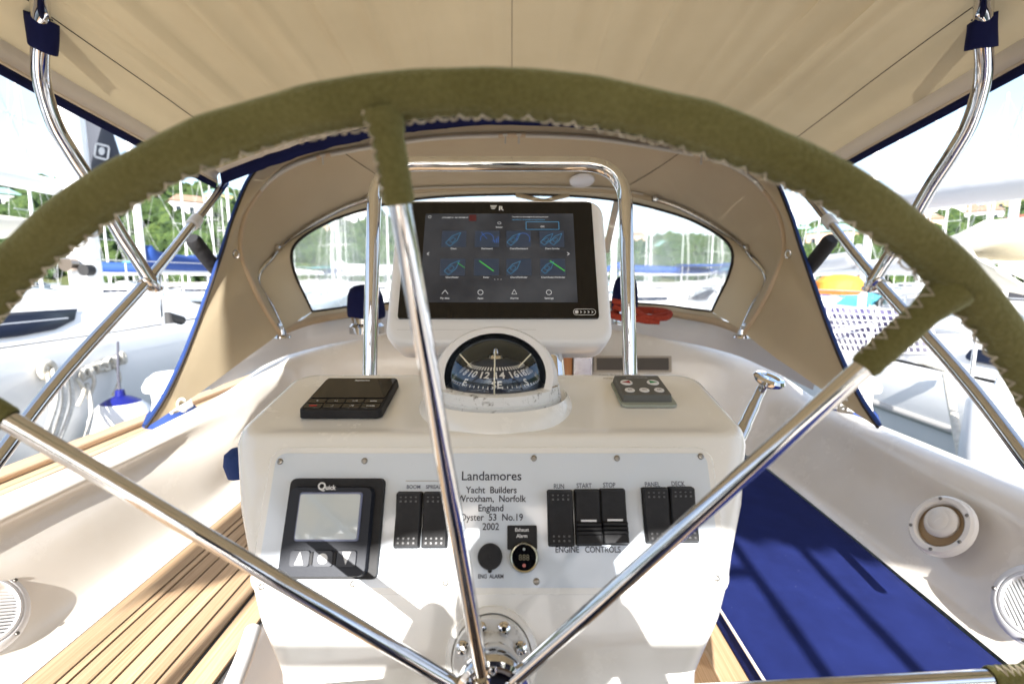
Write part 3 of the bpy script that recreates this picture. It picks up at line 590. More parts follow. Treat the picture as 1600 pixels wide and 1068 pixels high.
# ---- compass
DOME_FLIP = False
def compass():
    C = pz(775, 590, .655); r = .0705
    bx, by = top(775, 614); G = frame(V((C.x, C.y, 0)), (1, 0, 0), (0, 1, 0))
    zt = (TF.o + TF.ey * by).z
    t = thing('compass', 'domed black steering compass in a worn white housing on the pedestal', 'compass', V((C.x, C.y, zt)))
    F0 = frame(V((C.x, C.y + .004, zt - .02)), (1, 0, 0), (0, 1, 0))
    hb = C.z - zt + .02
    build('moulded_plinth', MB().lathe(F0, [(.112, -.012), (.108, .006), (.101, .016), (.0965, .022), (.0955, hb - .034), (.0935, hb - .030), (.06, hb - .030)], 72), ped_m, t)
    build('housing', MB().lathe(F0, [(.0885, hb - .031), (.0885, hb - .021), (.0865, hb - .0205), (.0865, hb - .0185), (.0872, hb - .018), (.0855, hb - .007), (.0815, hb - .0055), (.0725, hb - .0055), (.0705, hb - .009)], 72), crust_m, t)
    # hood: shell with a round opening facing the helmsman
    ax = V((0, -math.cos(R(24)), math.sin(R(24)))); H = frame(C, (1, 0, 0), ax.cross(V((1, 0, 0))))
    if H.ez.dot(ax) < 0: H = frame(C, (-1, 0, 0), ax.cross(V((1, 0, 0))))
    prof = []
    for k in range(0, 15): a = R(64 + 7 * k); prof.append((.0835 * math.sin(a), .0835 * math.cos(a)))
    inn = [(.0725 * math.sin(R(64)), .0725 * math.cos(R(64)) + .006), (.0780 * math.sin(R(63)), .0815 * math.cos(R(62)))]
    mb = MB(); rows = [[H(q * math.cos(2 * math.pi * k / 72), q * math.sin(2 * math.pi * k / 72), h) for k in range(72)] for q, h in inn + prof]
    zc = C.z - .012
    for row in rows:
        for p in row: p.z = max(p.z, zc)
    mb.grid(rows, closed_u=True)
    def squash(mb):
        for p in mb.v:
            if p.z > zc: p.z = zc + (p.z - zc) * .85
    squash(mb); build('hood', mb, white_pl, t, smooth=45, recalc=False)
    # bowl (dark inside), card, dome
    mb = MB(); rows = []
    for k in range(0, 13):
        a = R(78 + 8.5 * k); rows.append([H(.0695 * math.sin(min(a, math.pi)) * math.cos(2 * math.pi * j / 48), .0695 * math.sin(min(a, math.pi)) * math.sin(2 * math.pi * j / 48), .0695 * math.cos(min(a, math.pi))) for j in range(48)])
    mb.grid(rows, closed_u=True); squash(mb); build('bowl', mb, mat('bowl_black', (.006, .007, .010), .6, spec=.2), t, recalc=False)
    K = C + V((0, .0, -.046)); rc = .074    # card: a shallow cap of a larger sphere
    mb = MB().lathe(frame(K, (1, 0, 0), (0, 1, 0)), [(rc * math.sin(R(a)), rc * math.cos(R(a)) ) for a in (1, 8, 16, 24, 30, 36, 42, 48, 54, 59)], 64)
    card = build('compass_card', mb, mat('card_black', (.006, .016, .045), .3), t, recalc=True)
    def card_text(s, az, el, h, par=card, m=wht_ink, bold=.0003):
        d = V((math.sin(R(az)) * math.sin(R(el)), -math.cos(R(az)) * math.sin(R(el)), math.cos(R(el)))); p = K + d * (rc + .0004)
        ex = V((math.cos(R(az)), math.sin(R(az)), 0)); ey = d.cross(ex)
        text('numeral', s, frame(p - ey * h * .5, ex, ey), h, m, par, bold=bold)
    for s, az in (('4', -93), ('6', -75), ('8', -57), ('10', -39), ('12', -17), ('14', 7), ('16', 31), ('18', 49), ('20', 67), ('22', 85)): card_text(s, az, 37.5, .0108)
    for s, az in (('E', -43), ('SE', 3), ('S', 45), ('SW', 84), ('NE', -82)): card_text(s, az, 48.5, .0100)
    mb = MB()
    for a in range(-110, 111, 6):
        el = 29.0; d = V((math.sin(R(a)) * math.sin(R(el)), -math.cos(R(a)) * math.sin(R(el)), math.cos(R(el)))); ex = V((math.cos(R(a)), math.sin(R(a)), 0)); q = frame(K + d * (rc + .0003), ex, d.cross(ex))
        mb.box(q, -.0009, .0009, -.0032, .0032, 0, .0003)
        el = 52; d = V((math.sin(R(a)) * math.sin(R(el)), -math.cos(R(a)) * math.sin(R(el)), math.cos(R(el)))); q = frame(K + d * (rc + .0003), ex, d.cross(ex)); mb.box(q, -.0005, .0005, -.0016, .0016, 0, .0003)
    build('graduations', mb, wht_ink, card)
    build('pivot', MB().lathe(frame(K + V((0, 0, rc)), (1, 0, 0), (0, 1, 0)), [(.012, 0), (.010, .004), (.005, .006), (.003, .012), (.0001, .013)], 20), steel, t)
    pin = K + V((0, -.012, rc + .006))
    mb = MB().tube([C + V((0, -.0655, -.016)), C + V((0, -.0590, .0120)), C + V((0, -.036, .042))], .0009, 8)
    build('lubber_line', mb, mat('cream_lubber', (.8, .76, .6), .4), t)
    for sx in (-1, 1): build('lubber_line', MB().tube([C + V((sx * .046, -.022, .036)), C + V((sx * .030, -.038, .022))], .0010, 8), MATS['cream_lubber'], t)
    # clear dome
    mb = MB(); rows = []
    for k in range(0, 19):
        a = R(.5 + 82 * k / 18); rows.append([H(.0700 * math.sin(a) * math.cos(2 * math.pi * j / 56), .0700 * math.sin(a) * math.sin(2 * math.pi * j / 56), .0700 * math.cos(a)) for j in range(56)])
    mb.grid(rows, closed_u=True, flip=DOME_FLIP); squash(mb); build('dome', mb, dome_gl, t, recalc=False)
    for sx in (-1, 1): build('clip', MB().tube([F0(sx * .073, -.045, hb - .004), F0(sx * .080, -.040, hb - .003), F0(sx * .078, -.034, hb - .004)], .001, 6), steel_d, t)
compass()

# ---- chart plotter in its pod
def plotter():
    zb, zt = .775, .850
    bl, br = pz(622, 503, zb), pz(936, 503, zb); tl, tr_ = pz(642, 323, zt), pz(921, 326, zt)
    o = (bl + br) / 2; up_ = (tl + tr_) / 2 - o; w = ((br - bl).length + (tr_ - tl).length) / 4; h = up_.length
    G = frame(o, (1, 0, 0), up_)
    t = thing('chart_plotter', 'black touchscreen chart plotter in a rounded white pod above the compass', 'chart plotter', G(0, -.05, -.05))
    pod = rr(-w - .019, w + .021, -.044, h + .008, .028, 7)
    mb = MB()
    rows = []
    for ins, z in ((.030, -.075), (.012, -.070), (.002, -.055), (0, -.02), (.0, .002), (.002, .008), (.007, .0115), (.012, .012)):
        P = rr(-w - .019 + ins, w + .021 - ins, -.044 + ins, h + .008 - ins * .4, max(.012, .030 - ins * .5), 7); rows.append([G(x, y, z) for x, y in P])
    mb.grid(rows, closed_u=True); n = len(rows[0]); mb.f.append(tuple(range(n))[::-1]); k = len(mb.v) - n; mb.f.append(tuple(range(k, k + n)))
    build('pod', mb, white_pl, t, smooth=50)
    build('glass', MB().prism(sub(G, 0, 0, .0118), rr(-w, w, 0, h, .004), 0, .0045, .0006), black_gl, t)
    H = sub(G, 0, 0, .0164)
    sx0, sx1, sy0, sy1 = -w + .033, w - .033, .027, h - .024
    def scr(nt, b, tc):
        n = N(nt, 'ShaderNodeTexNoise'); n.inputs['Scale'].default_value = 14; n.inputs['Detail'].default_value = 6
        cr = N(nt, 'ShaderNodeValToRGB'); e = cr.color_ramp.elements; e[0].position = .35; e[0].color = (.022, .026, .034, 1); e[1].position = .7; e[1].color = (.07, .075, .085, 1)
        nt.links.new(tc.outputs['Object'], n.inputs['Vector']); nt.links.new(n.outputs[0], cr.inputs[0]); nt.links.new(cr.outputs[0], b.inputs['Emission Color'])
    sm = mat('lit_screen', (.01, .01, .012), .06, emit=((.03, .03, .04), .25), spec=.35, custom=scr)
    s = build('screen', MB().prism(H, rr(sx0, sx1, sy0, sy1, .001), 0, .0003), sm, t)
    blue = mat('screen_blue', (.01, .02, .05), .3, emit=((.03, .10, .34), .32)); cyan = mat('screen_cyan', (.01, .02, .05), .3, emit=((.05, .24, .42), .30))
    gw = mat('screen_white', (.02, .02, .02), .3, emit=((.5, .5, .5), .38)); gr = mat('screen_green', (.01, .05, .01), .3, emit=((.04, .30, .05), .4)); tile = mat('screen_tile', (.01, .01, .02), .3, emit=((.010, .018, .030), .6)); rd = mat('screen_red', (.02, 0, 0), .3, emit=((.06, .008, .012), .3))
    S = sub(H, 0, 0, .00045); sw = sx1 - sx0; sh = sy1 - sy0
    X = lambda q: sx0 + sw * q; Y = lambda q: sy0 + sh * q
    def line(P, m, wd=.0007, nm='icon_line'):
        mb = MB()
        for a, b in zip(P, P[1:]):
            a = V((*a, .0002)); b = V((*b, .0002)); d = (b - a).normalized(); q = V((-d.y, d.x, 0)) * wd * .5
            mb.add([S(*(a + q)), S(*(b + q)), S(*(b - q)), S(*(a - q))], [(0, 3, 2, 1)])
        return build(nm, mb, m, s, smooth=None, recalc=False)
    def boat(cx, cy, k=1.0, m=cyan):
        a = R(-42); pts = [(-.35, -1), (-.42, .1), (0, 1.15), (.42, .1), (.35, -1), (-.35, -1)]
        P = [(cx + k * .0145 * (x * math.cos(a) - y * math.sin(a)), cy + k * .0145 * (x * math.sin(a) + y * math.cos(a))) for x, y in pts]; line(P, m)
        P = [(cx + k * .0145 * (x * math.cos(a) - y * math.sin(a)), cy + k * .0145 * (x * math.sin(a) + y * math.cos(a))) for x, y in ((-.25, -.5), (-.2, .1), (.2, .1), (.25, -.5), (-.25, -.5))]; line(P, m, .0005)
    cols = (.20, .42, .63, .85)
    for r_, yy in enumerate((.70, .38)):
        for k, q in enumerate(cols):
            build('tile', MB().prism(S, rr(X(q) - .0205, X(q) + .0205, Y(yy) - .0155, Y(yy) + .0155, .001), -.0001, .00005), tile, s)
            nm = [['Chart', 'Dashboard', 'Chart/Dashboard', 'Chart Combo'], ['Chart/Radar', 'Radar', 'Chart/Fishfinder', 'Chart/Radar/Fishfinder']][r_][k]
            text('caption', nm, sub(S, X(q), Y(yy) - .0200), .0031, gw, s)
        boat(X(.20), Y(yy)); boat(X(.60), Y(yy), .9); boat(X(.82), Y(yy), .85)
    line([(X(.42) + .011 * math.cos(R(a)), Y(.70) + .011 * math.sin(R(a))) for a in range(-30, 200, 12)], blue, .001); line([(X(.42), Y(.70)), (X(.38), Y(.78))], blue, .001)
    line([(X(.66) + .011 * math.cos(R(a)), Y(.70) + .011 * math.sin(R(a))) for a in range(-30, 200, 12)], blue, .001)
    for k in range(3): line([(X(.47) + .003 * k, Y(.655)), (X(.47) + .003 * k, Y(.665 + .02 * (k + 1)))], blue, .0014)
    boat(X(.88), Y(.70), .85)
    for q in (.42, .88): line([(X(q) - .012, Y(.45)), (X(q) + .012, Y(.335))], gr, .0022)
    line([(X(.23), Y(.43)), (X(.28), Y(.37))], gr, .001)
    for q, nm in ((.16, 'My data'), (.385, 'Apps'), (.60, 'Alarms'), (.82, 'Settings')):
        text('caption', nm, sub(S, X(q), Y(.035)), .0034, gw, s)
        c = (X(q), Y(.105))
        if nm == 'Alarms': line([(c[0] - .004, c[1] - .003), (c[0] + .004, c[1] - .003), (c[0], c[1] + .005), (c[0] - .004, c[1] - .003)], gw, .0007)
        elif nm == 'My data': line([(c[0] - .005, c[1] - .003), (c[0], c[1] + .004), (c[0] + .005, c[1] - .003)], gw, .0009)
        else: line([(c[0] + .0042 * math.cos(R(a)), c[1] + .0042 * math.sin(R(a))) for a in range(0, 361, 30)], gw, .0009)
    text('caption', '<', sub(S, X(.035), Y(.50)), .0100, gw, s, sx=.6); text('caption', '>', sub(S, X(.955), Y(.50)), .0100, gw, s, sx=.6)
    text('caption', '13 03.6487 N   061 09.9480 W', sub(S, X(.20), Y(.945)), .0026, gw, s); line([(X(.03) + .0025 * math.cos(R(a)), Y(.96) + .0025 * math.sin(R(a))) for a in range(0, 361, 40)], gw, .0006)
    build('tile', MB().prism(S, rr(X(.295), X(.345), Y(.91), Y(.985), .0006), 0, .0001), rd, s)
    text('caption', 'Skipper', sub(S, X(.50), Y(.83)), .0028, gw, s); line([(X(.50) + .003 * math.cos(R(a)), Y(.885) + .0022 * math.sin(R(a))) for a in range(0, 361, 40)], gw, .0006)
    for k, q in enumerate(('This product is an aid to navigation. By continuing, you accept', 'responsibility for risk associated with using this product.')): text('caption', q, sub(S, X(.585), Y(.955 - .033 * k)), .0022, cyan if k else gw, s, 'LEFT', .82)
    line([(X(.68), Y(.81)), (X(.90), Y(.81)), (X(.90), Y(.90)), (X(.68), Y(.90)), (X(.68), Y(.81))], cyan, .001); text('caption', 'OK', sub(S, X(.79), Y(.835)), .0034, gw, s)
    for k in range(3): build('dot', MB().prism(S, circ(X(.475 + .02 * k), Y(.245), .0006, 8), 0, .0001), gw, s)
    # maker's mark and swipe bar on the glass
    mk = mat('mark_white', (.7, .7, .7), .4)
    J = sub(G, -.002, h - .0125, .01655); J = (lambda J_: frame_scale(J_, 1.3))(J)
    for k in range(3): build('logo', MB().prism(J, [(-.011 + .0002 * k, .0042 - .0022 * k), (-.0015 - .0012 * k, .0042 - .0022 * k), (-.0022 - .0012 * k, .0028 - .0022 * k), (-.0100 + .0010 * k, .0028 - .0022 * k)], 0, .0001), mk, t)
    text('logo', 'R', sub(J, .0035 , -.0034), .0085, mk, t, sx=1.15, bold=.0004)
    J = sub(G, w - .023, .0105, .01655); P = rr(-.0175, .0175, -.005, .005, .0049, 6)
    mb = MB()
    for a, b in zip(P, P[1:] + P[:1]):
        a = V((*a, 0)); b = V((*b, 0)); d = (b - a).normalized() if (b - a).length > 1e-6 else V((1, 0, 0)); q = V((-d.y, d.x, 0)) * .0004; mb.add([J(*(a + q)), J(*(b + q)), J(*(b - q)), J(*(a - q))], [(0, 3, 2, 1)])
    build('swipe_mark', mb, mk, t, smooth=None, recalc=False)
    build('swipe_mark', MB().prism(J, circ(-.0125, 0, .003, 14), 0, .0001), mk, t)
    for k in range(4): text('swipe_mark', '>', sub(J, -.0055 + .006 * k, -.0028), .0056, mk, t, sx=.7, bold=.0002)
    build('groove', MB().box(G, -w + .0, w - .10, -.018, -.0176, .0118, .0123), mat('groove_grey', (.5, .5, .5), .5), t)
    build('mounting_post', MB().tube([G(.09, -.04, -.05), G(.095, -.10, -.06)], .017, 20), steel, t); build('mounting_post', MB().tube([G(-.09, -.04, -.05), G(-.095, -.10, -.06)], .017, 20), steel, t)
plotter()
# ---- pedestal guard
P = [pz(576, 610, .92), pz(577, 560, .92), pz(580, 450, .93), pz(584, 335, .945)]
def roundc(a, b, c, r, n=8):
    d1 = (a - b).normalized(); d2 = (c - b).normalized(); return [b + d1 * r * (1 - t) ** 2 + d2 * r * t ** 2 for t in [k / n for k in range(n + 1)]]
bl_, tl_, tr2, br_ = pz(576, 640, .92), pz(586, 256, .955), pz(976, 256, .955), pz(986, 640, .92)
tl_.z = tr2.z = (tl_.z + tr2.z) / 2
P = [bl_] + roundc(bl_, tl_, tr2, .085, 12) + roundc(tl_, tr2, br_, .085, 12) + [br_]
t = thing('pedestal_guard', 'polished steel grab hoop standing behind the chart plotter', 'grab rail', (XC, bl_.y, bl_.z))
build('rail', MB().tube(P, .0137, 24), steel, t, smooth=60)
for p in ():
    build('foot_flange', MB().lathe(frame(V((p.x, p.y, TF(0, .2).z - .03)), (1, 0, 0), (0, 1, 0)), [(.03, 0), (.03, .006), (.016, .012), (.014, .02)], 24), steel, t)
# ---- throttle
t = thing('throttle_lever', 'chrome engine throttle lever with a flat loop knob on the pedestal side', 'throttle', pz(1165, 660, .62))
a, b = pz(1162, 668, .60), pz(1190, 607, .665)
build('lever', MB().tube(spline([a - (b - a) * .3, a, a.lerp(b, .5), b], 5), [.0085] * 6 + [.0075] * 5 + [.0065] * 5, 18), steel, t)
K = pz(1201, 594, .67); ex = (pz(1226, 603, .66) - pz(1176, 586, .67)).normalized(); G = frame(K, ex, V((0, 1, .35)))
build('knob', MB().lathe(frame(K, ex, V((0, 1, .25))), [(.0001, -.007), (.013, -.007), (.019, -.003), (.0215, .002), (.019, .006), (.013, .0062), (.011, .004), (.0001, .0035)], 30), steel, t)
if 0: build('lever_hub', MB().lathe(frame(pz(1163, 690, .58), (0, 1, 0), (0, 0, 1)), [(.03, -.03), (.03, 0), (.024, .012), (.0001, .014)], 30), steel, t)
# small navy object left of the pedestal
t = tag(build('navy_pad', MB().lathe(frame(pz(372, 724, .66), (1, 0, 0), (0, 1, 0)), [(.0001, -.022), (.014, -.018), (.018, 0), (.016, .014), (.008, .021), (.0001, .022)], 20), blue_outer), 'small dark blue rounded pad at the left side of the pedestal', 'pad')

# ================================================================== STEERING WHEEL
HUB = V((-.021, .366, -.353)); tl = R(-11.7)
WX = V((1, 0, -.0)); WY = V((0, math.sin(tl), math.cos(tl))); WX = (V((math.cos(R(-.6)), math.sin(R(-.6)), 0))).normalized(); WF = frame(HUB, WX, WY); RW = .46
# WF.ez points towards the helmsman
wheel = thing('steering_wheel', 'large steering wheel with a laced olive suede rim and steel spokes', 'steering wheel', HUB)
TR = .0152; TUBE_R = .0152
nseg = 480; rows = []
phase = 0
rs = random.Random(3)
wob = [(rs.uniform(0, 6.28), rs.choice((7, 11, 19, 31, 53, 97)), rs.uniform(.00015, .0004)) for _ in range(10)]
sp_ang = [6 + 45 * k for k in range(8)]
for i in range(nseg):
    a = 2 * math.pi * i / nseg; row = []
    dr = sum(A * math.sin(f * a + p) for p, f, A in wob)
    for j in range(28):
        b = 2 * math.pi * j / 28; q = .0114 + dr * .5 + .0002 * math.sin(40 * a + 3 * b)
        # leather seam: pinched ridge along the inside of the rim, a little behind
        d = abs((b - math.pi * 1.03 + math.pi) % (2 * math.pi) - math.pi); q += .0034 * max(0, 1 - d / .26) + .0008 * max(0, 1 - d / .26) * math.sin(a * 240)
        rr_ = RW + q * math.cos(b); row.append(WF(rr_ * math.cos(a), rr_ * math.sin(a), q * math.sin(b)))
    rows.append(row)
rim = build('rim_cover', MB().grid(rows, closed_u=True, closed_v=True), leather, wheel, smooth=80, label='olive green suede laced round the rim')
# zigzag lacing
pts = []; NZ = 230; JT = [rs.uniform(-1, 1) for _ in range(97)]
for i in range(NZ * 6):
    a = 2 * math.pi * i / (NZ * 6); k = i % 6
    ph = (i % 6) / 6; tri = 4 * abs(ph - .5) - 1
    b = math.pi * .985 - (.21 + .05 * JT[(i // 6) % 97]) * tri; q = .0122 + (.0022 if abs(tri) < .45 else .0008) + JT[(i // 3) % 97] * .0006 + .0008 * math.sin(i * .071)
    r0 = RW + q * math.cos(b); pts.append(WF(r0 * math.cos(a), r0 * math.sin(a), q * math.sin(b)))
build('lacing', MB().tube(pts, .00072, 5, closed=True), cord_m, rim, smooth=60)
for k, sa in enumerate(sp_ang):
    SA = sa; sa = R(sa + (-2.3, 0, 0, -.5, 0, 0, 0, 0)[k]); dx, dy = math.cos(sa), math.sin(sa)
    A = WF(.030 * dx, .030 * dy, .006); B = WF((RW - .004) * dx, (RW - .004) * dy, 0)
    SL = {6: .040, 51: .066, 96: .050, 141: .042}.get(sp_ang[k], .06)
    s = build('spoke', MB().tube([A, A.lerp(B, .05), A.lerp(B, .5), B], [.0058, .0063, .0063, .0066], 22), steel, wheel, smooth=60)
    # suede sleeve on the outer end
    D = (B - A).normalized(); sd = D.cross(WF.ez).normalized(); rows = []; n = 26
    for i in range(n):
        q = i / (n - 1); c = A + D * ((B - A).length - SL * (1 - q) - .002); r0 = .0088 + .004 * max(0, q - .72) / .28 + rs.uniform(-.0003, .0003)
        if i == 0: r0 = .0078
        rows.append([c + sd * r0 * math.cos(t_) + WF.ez * r0 * math.sin(t_) for t_ in [2 * math.pi * j / 18 for j in range(18)]])
    sl = build('spoke_sleeve', MB().grid(rows, closed_u=True), leather, wheel, smooth=70)
    pts = []
    for i in range(7 * 4 + 1):
        q = .06 + .9 * i / 28; c = A + D * ((B - A).length - SL * (1 - q)); tri = (0, 1, 0, -1)[i % 4]; ang = 2.7 + .45 * tri if math.sin(sa) > .9 else -.05 + math.pi + .45 * tri
        r0 = .0096 + .004 * max(0, q - .72) / .28; pts.append(c + sd * r0 * math.cos(ang) + WF.ez * r0 * math.sin(ang))
    build('lacing', MB().tube(pts, .0007, 5), cord_m, sl)
    build('spoke_socket', MB().tube([WF(.020 * dx, .020 * dy, .006), WF(.034 * dx, .034 * dy, .006)], [.0085, .0078], 16), steel, wheel)
build('hub', MB().lathe(WF, [(.0001, -.012), (.020, -.012), (.0265, -.006), (.0275, .004), (.0255, .010)], 48), steel, wheel, smooth=60)
CF = frame(pz(771, 1078, .398), (1, 0, 0), (0, .04, 1))
build('hub_cap', MB().lathe(CF, [(.020, -.03), (.0295, -.012), (.0315, -.004), (.0320, .002), (.0305, .0055), (.027, .0070), (.021, .0055), (.012, .0068), (.0001, .007)], 56), steel, wheel)
for k in range(6):
    a = R(60 * k + 30); bo = MB().lathe(sub(CF, .0235 * math.cos(a), .0235 * math.sin(a), .006), [(.0034, 0), (.0034, .0022), (.0024, .0026), (.0018, .001), (.0001, .001)], 14); build('bolt', bo, steel, wheel)
# bearing flange on the pedestal face
c = fxy(769, 1008); G = sub(FF, c[0], c[1] - .010, 0)
t = thing('wheel_bearing', 'round white bolted bearing flange behind the wheel hub', 'bearing', G.o)
build('backing_ring', MB().lathe(G, [(.046, 0), (.045, .003), (.040, .005)], 56), ped_m, t)
build('flange', MB().lathe(G, [(.0385, .003), (.0380, .012), (.0365, .0142), (.026, .0155), (.0225, .022), (.021, .034), (.015, .037), (.0001, .037)], 56), mat('scratched_white', (.76, .76, .75), .5, noise=(90, (.46, .46, .44), .58, .70)), t)
build('seal', MB().lathe(G, [(.0175, .0375), (.0170, .042), (.010, .043)], 36), black_rub, t)
for k in range(6):
    a = R(90 - 4 + 60 * k if False else 22 + 45 * k + (22 if k > 3 else 0)); H = sub(G, .0305 * math.cos(a), .0305 * math.sin(a), .0148)
    build('bolt', MB().lathe(H, [(.0062, 0), (.0062, .0008), (.0048, .0012), (.0046, .0050), (.0026, .0054), (.0022, .0025), (.0001, .0025)], 18), steel, t)

# ================================================================== BIMINI
BW = 1.10; BY0, BY1 = -1.62, 1.92
def edge_z(y): return .392 + .140 * (1.92 - y) if y > .4 else .605 + .05 * (.4 - y)
bim = thing('bimini', 'tan canvas bimini top with navy edges stretched overhead', 'awning', (0, .4, .35))
rf = random.Random(11)
folds = [(-.96, .05, .010), (-.90, .022, .012), (-.80, .03, .012), (-.70, .022, .008), (-.60, .03, .009), (-.50, .018, .006), (-.38, .03, .010), (-.24, .03, .007), (-.12, .04, .004), (.16, .04, .005), (.27, .04, .009), (.40, .025, .011), (.55, .03, .012), (.66, .022, .012), (.78, .03, .011), (.88, .02, .009), (.95, .03, .010)]
def bim_p(x, y):
    s = x / BW; e = edge_z(y); z = e + (.226 - .017 * max(0, .4 - y)) * (1 - abs(s) ** 2.1)
    yy = y - .03 * (abs(s) ** 2) * max(0, (y - 1.4) / .5) if y > 1.4 else y
    q = (y - BY0) / (BY1 - BY0)
    for fx, w, a in folds:
        c = fx * (1 + .05 * math.sin(3 * q + fx * 9)); z -= (3.0 if abs(fx) < .93 else 1.2) * a * math.exp(-abs((x - c) / (w * (.35 if x > c else 1.1)))) * (.12 + .88 * math.sin(math.pi * min(1, max(0, q))) ** .6)
    z += .002 * math.sin(17 * x + 5 * y) * math.sin(7 * y - 3 * x) + (.0035 + .0055 * abs(s)) * (math.sin(2 * math.pi * x / .142 + 1.3 * math.sin(1.7 * x) + .5 * y) + .5 * math.sin(2 * math.pi * x / .083 + 2)) * min(1, (1 - abs(s)) * 8) * min(1, max(.12, (1.92 - y) / .5))
    return V((x, yy, z))
xs = [-BW + 2 * BW * i / 220 for i in range(221)]; ys = [BY0 + (BY1 - BY0) * j / 46 for j in range(47)]
rows = [[bim_p(x, y) for x in xs] for y in ys]
build('canopy', MB().grid(rows), tan, bim, smooth=80)
for sg in (-1, 1):
    E_ = [bim_p(sg * BW, y) for y in ys]
    hem = [[p + V((-sg * .002, 0, -.001)) for p in E_], [p + V((sg * .012, 0, -.022)) for p in E_], [p + V((sg * .010, 0, -.040)) for p in E_]]
    build('hem', MB().grid(hem), tan_lin, bim, smooth=80, solid=.002)
    build('zipper', MB().tube([p + V((sg * .014, 0, -.042)) for p in E_], .0045, 8), mat('zip_tan', (.60, .50, .36), .6, bump=(400, .001)), bim)
    build('binding', MB().grid([[p + V((sg * .016, 0, -.046)) for p in E_], [p + V((sg * .020, 0, -.068)) for p in E_]]), navy, bim, solid=.003)
    S_ = [bim_p(sg * .975, y) + V((0, 0, -.0015)) for y in ys]
    build('seam', MB().tube(S_, .0011, 6), dk, bim)
build('seam', MB().tube([bim_p(.0, y) + V((0, 0, -.001)) for y in ys], .0006, 6), dk, bim)
E_ = [bim_p(x, BY1) for x in xs]
build('front_hem', MB().grid([[p + V((0, -.03, -.004)) for p in E_], [p + V((0, .0, -.010)) for p in E_]]), tan_lin, bim)
build('front_binding', MB().grid([[p + V((0, 0, .004)) for p in E_], [p + V((0, .004, -.034)) for p in E_], [p + V((0, .010, -.052)) for p in E_]]), navy, bim, solid=.003)
E_ = [bim_p(x, BY0) for x in xs]; build('aft_binding', MB().grid([[p for p in E_], [p + V((0, -.004, -.035)) for p in E_]]), navy, bim, solid=.003)

# bimini frame: hoop legs, diagonal struts, straps
hoopL = [(-1.0, 1.02, .72), ]
legpx = [(62, -30, .90), (63, 10, .98), (64, 50, 1.02), (64, 120, 1.06), (84, 190, 1.10), (112, 240, 1.14), (146, 292, 1.19), (186, 362, 1.25), (214, 405, 1.29), (236, 440, 1.315)]
# the hoop runs on over the cockpit inside its sleeve
legsL = [pz(*p) for p in legpx]
def hoop(sg):
    t = thing('bimini_hoop', ('left' if sg < 0 else 'right') + ' curved steel bimini leg strapped to the canopy edge', 'tube frame', legsL[-1] if sg < 0 else mir(legsL[-1]))
    P = legsL if sg < 0 else [mir(p) for p in legsL]
    z0 = P[0]; ov = [V((-.84, .96, .555)), V((-.68, .96, .585))]
    P = spline([(p if sg < 0 else mir(p)) for p in ov[::-1]] + P, 8)
    build('leg', MB().tube(P, .0162, 20), steel, t, smooth=70)
    e = P[-1]; d = (P[-1] - P[-3]).normalized()
    build('fork_end', MB().tube([e - d * .004, e + d * .012, e + d * .03], [.0175, .0175, .009], 16), steel, t)
    build('pivot_bolt', MB().tube([e + d * .02 + V((0, -.02, 0)), e + d * .02 + V((0, .02, 0))], .007, 10), steel_d, t)
    return P
hl = hoop(-1); hr = hoop(1)
JL = legsL[-1]
sA = pz(352, 286, 1.86); sB = pz(236, 432, 1.33); sC = pz(100, 583, 1.06); sD = pz(-20, 738, .87)
def strut(sg):
    t = thing('bimini_strut', ('left' if sg < 0 else 'right') + ' straight steel strut running from the bimini front corner down to the deck', 'tube frame', sD if sg < 0 else mir(sD))
    f = (lambda p: p) if sg < 0 else mir
    P = [f(p) for p in (sA, sA.lerp(sB, .5), sB, sC, sD, sD + (sD - sC) * 1.1)]
    build('tube', MB().tube(spline(P, 6), .0135, 20), steel, t, smooth=70)
    c = f(sA.lerp(sB, .53)); d = (f(sB) - f(sA)).normalized()
    build('collar', MB().tube([c - d * .05, c - d * .046, c + d * .002, c + d * .006], [.0145, .0195, .0195, .0145], 20), mat('grey_white_nylon', (.62, .63, .65), .4), t)
    c = f(sB) + d * .018
    build('jaw_slide', MB().tube([c - d * .024, c - d * .022, c + d * .022, c + d * .024], [.0145, .0178, .0178, .0145], 20), steel, t)
    build('jaw_screw', MB().tube([c + V((0, -.03, -.004)), c + V((0, -.016, 0))], .006, 10), steel_d, t)
    # padded black brace
    a = f(pz(300, 372, 1.66)); b = f(pz(392, 478, 2.05))
    q = tag(build('padded_brace', MB().tube(spline([a, a.lerp(b, .3) + V((0, 0, -.012)), a.lerp(b, .7) + V((0, 0, -.008)), b], 6), [.020] + [.026] * 17 + [.02], 14), mat('black_sleeve', (.012, .012, .014), .8, bump=(30, .006)), ), 'black padded sleeve bracing the ' + ('left' if sg < 0 else 'right') + ' steel strut to the dodger side', 'brace')
    return t
strut(-1); strut(1)
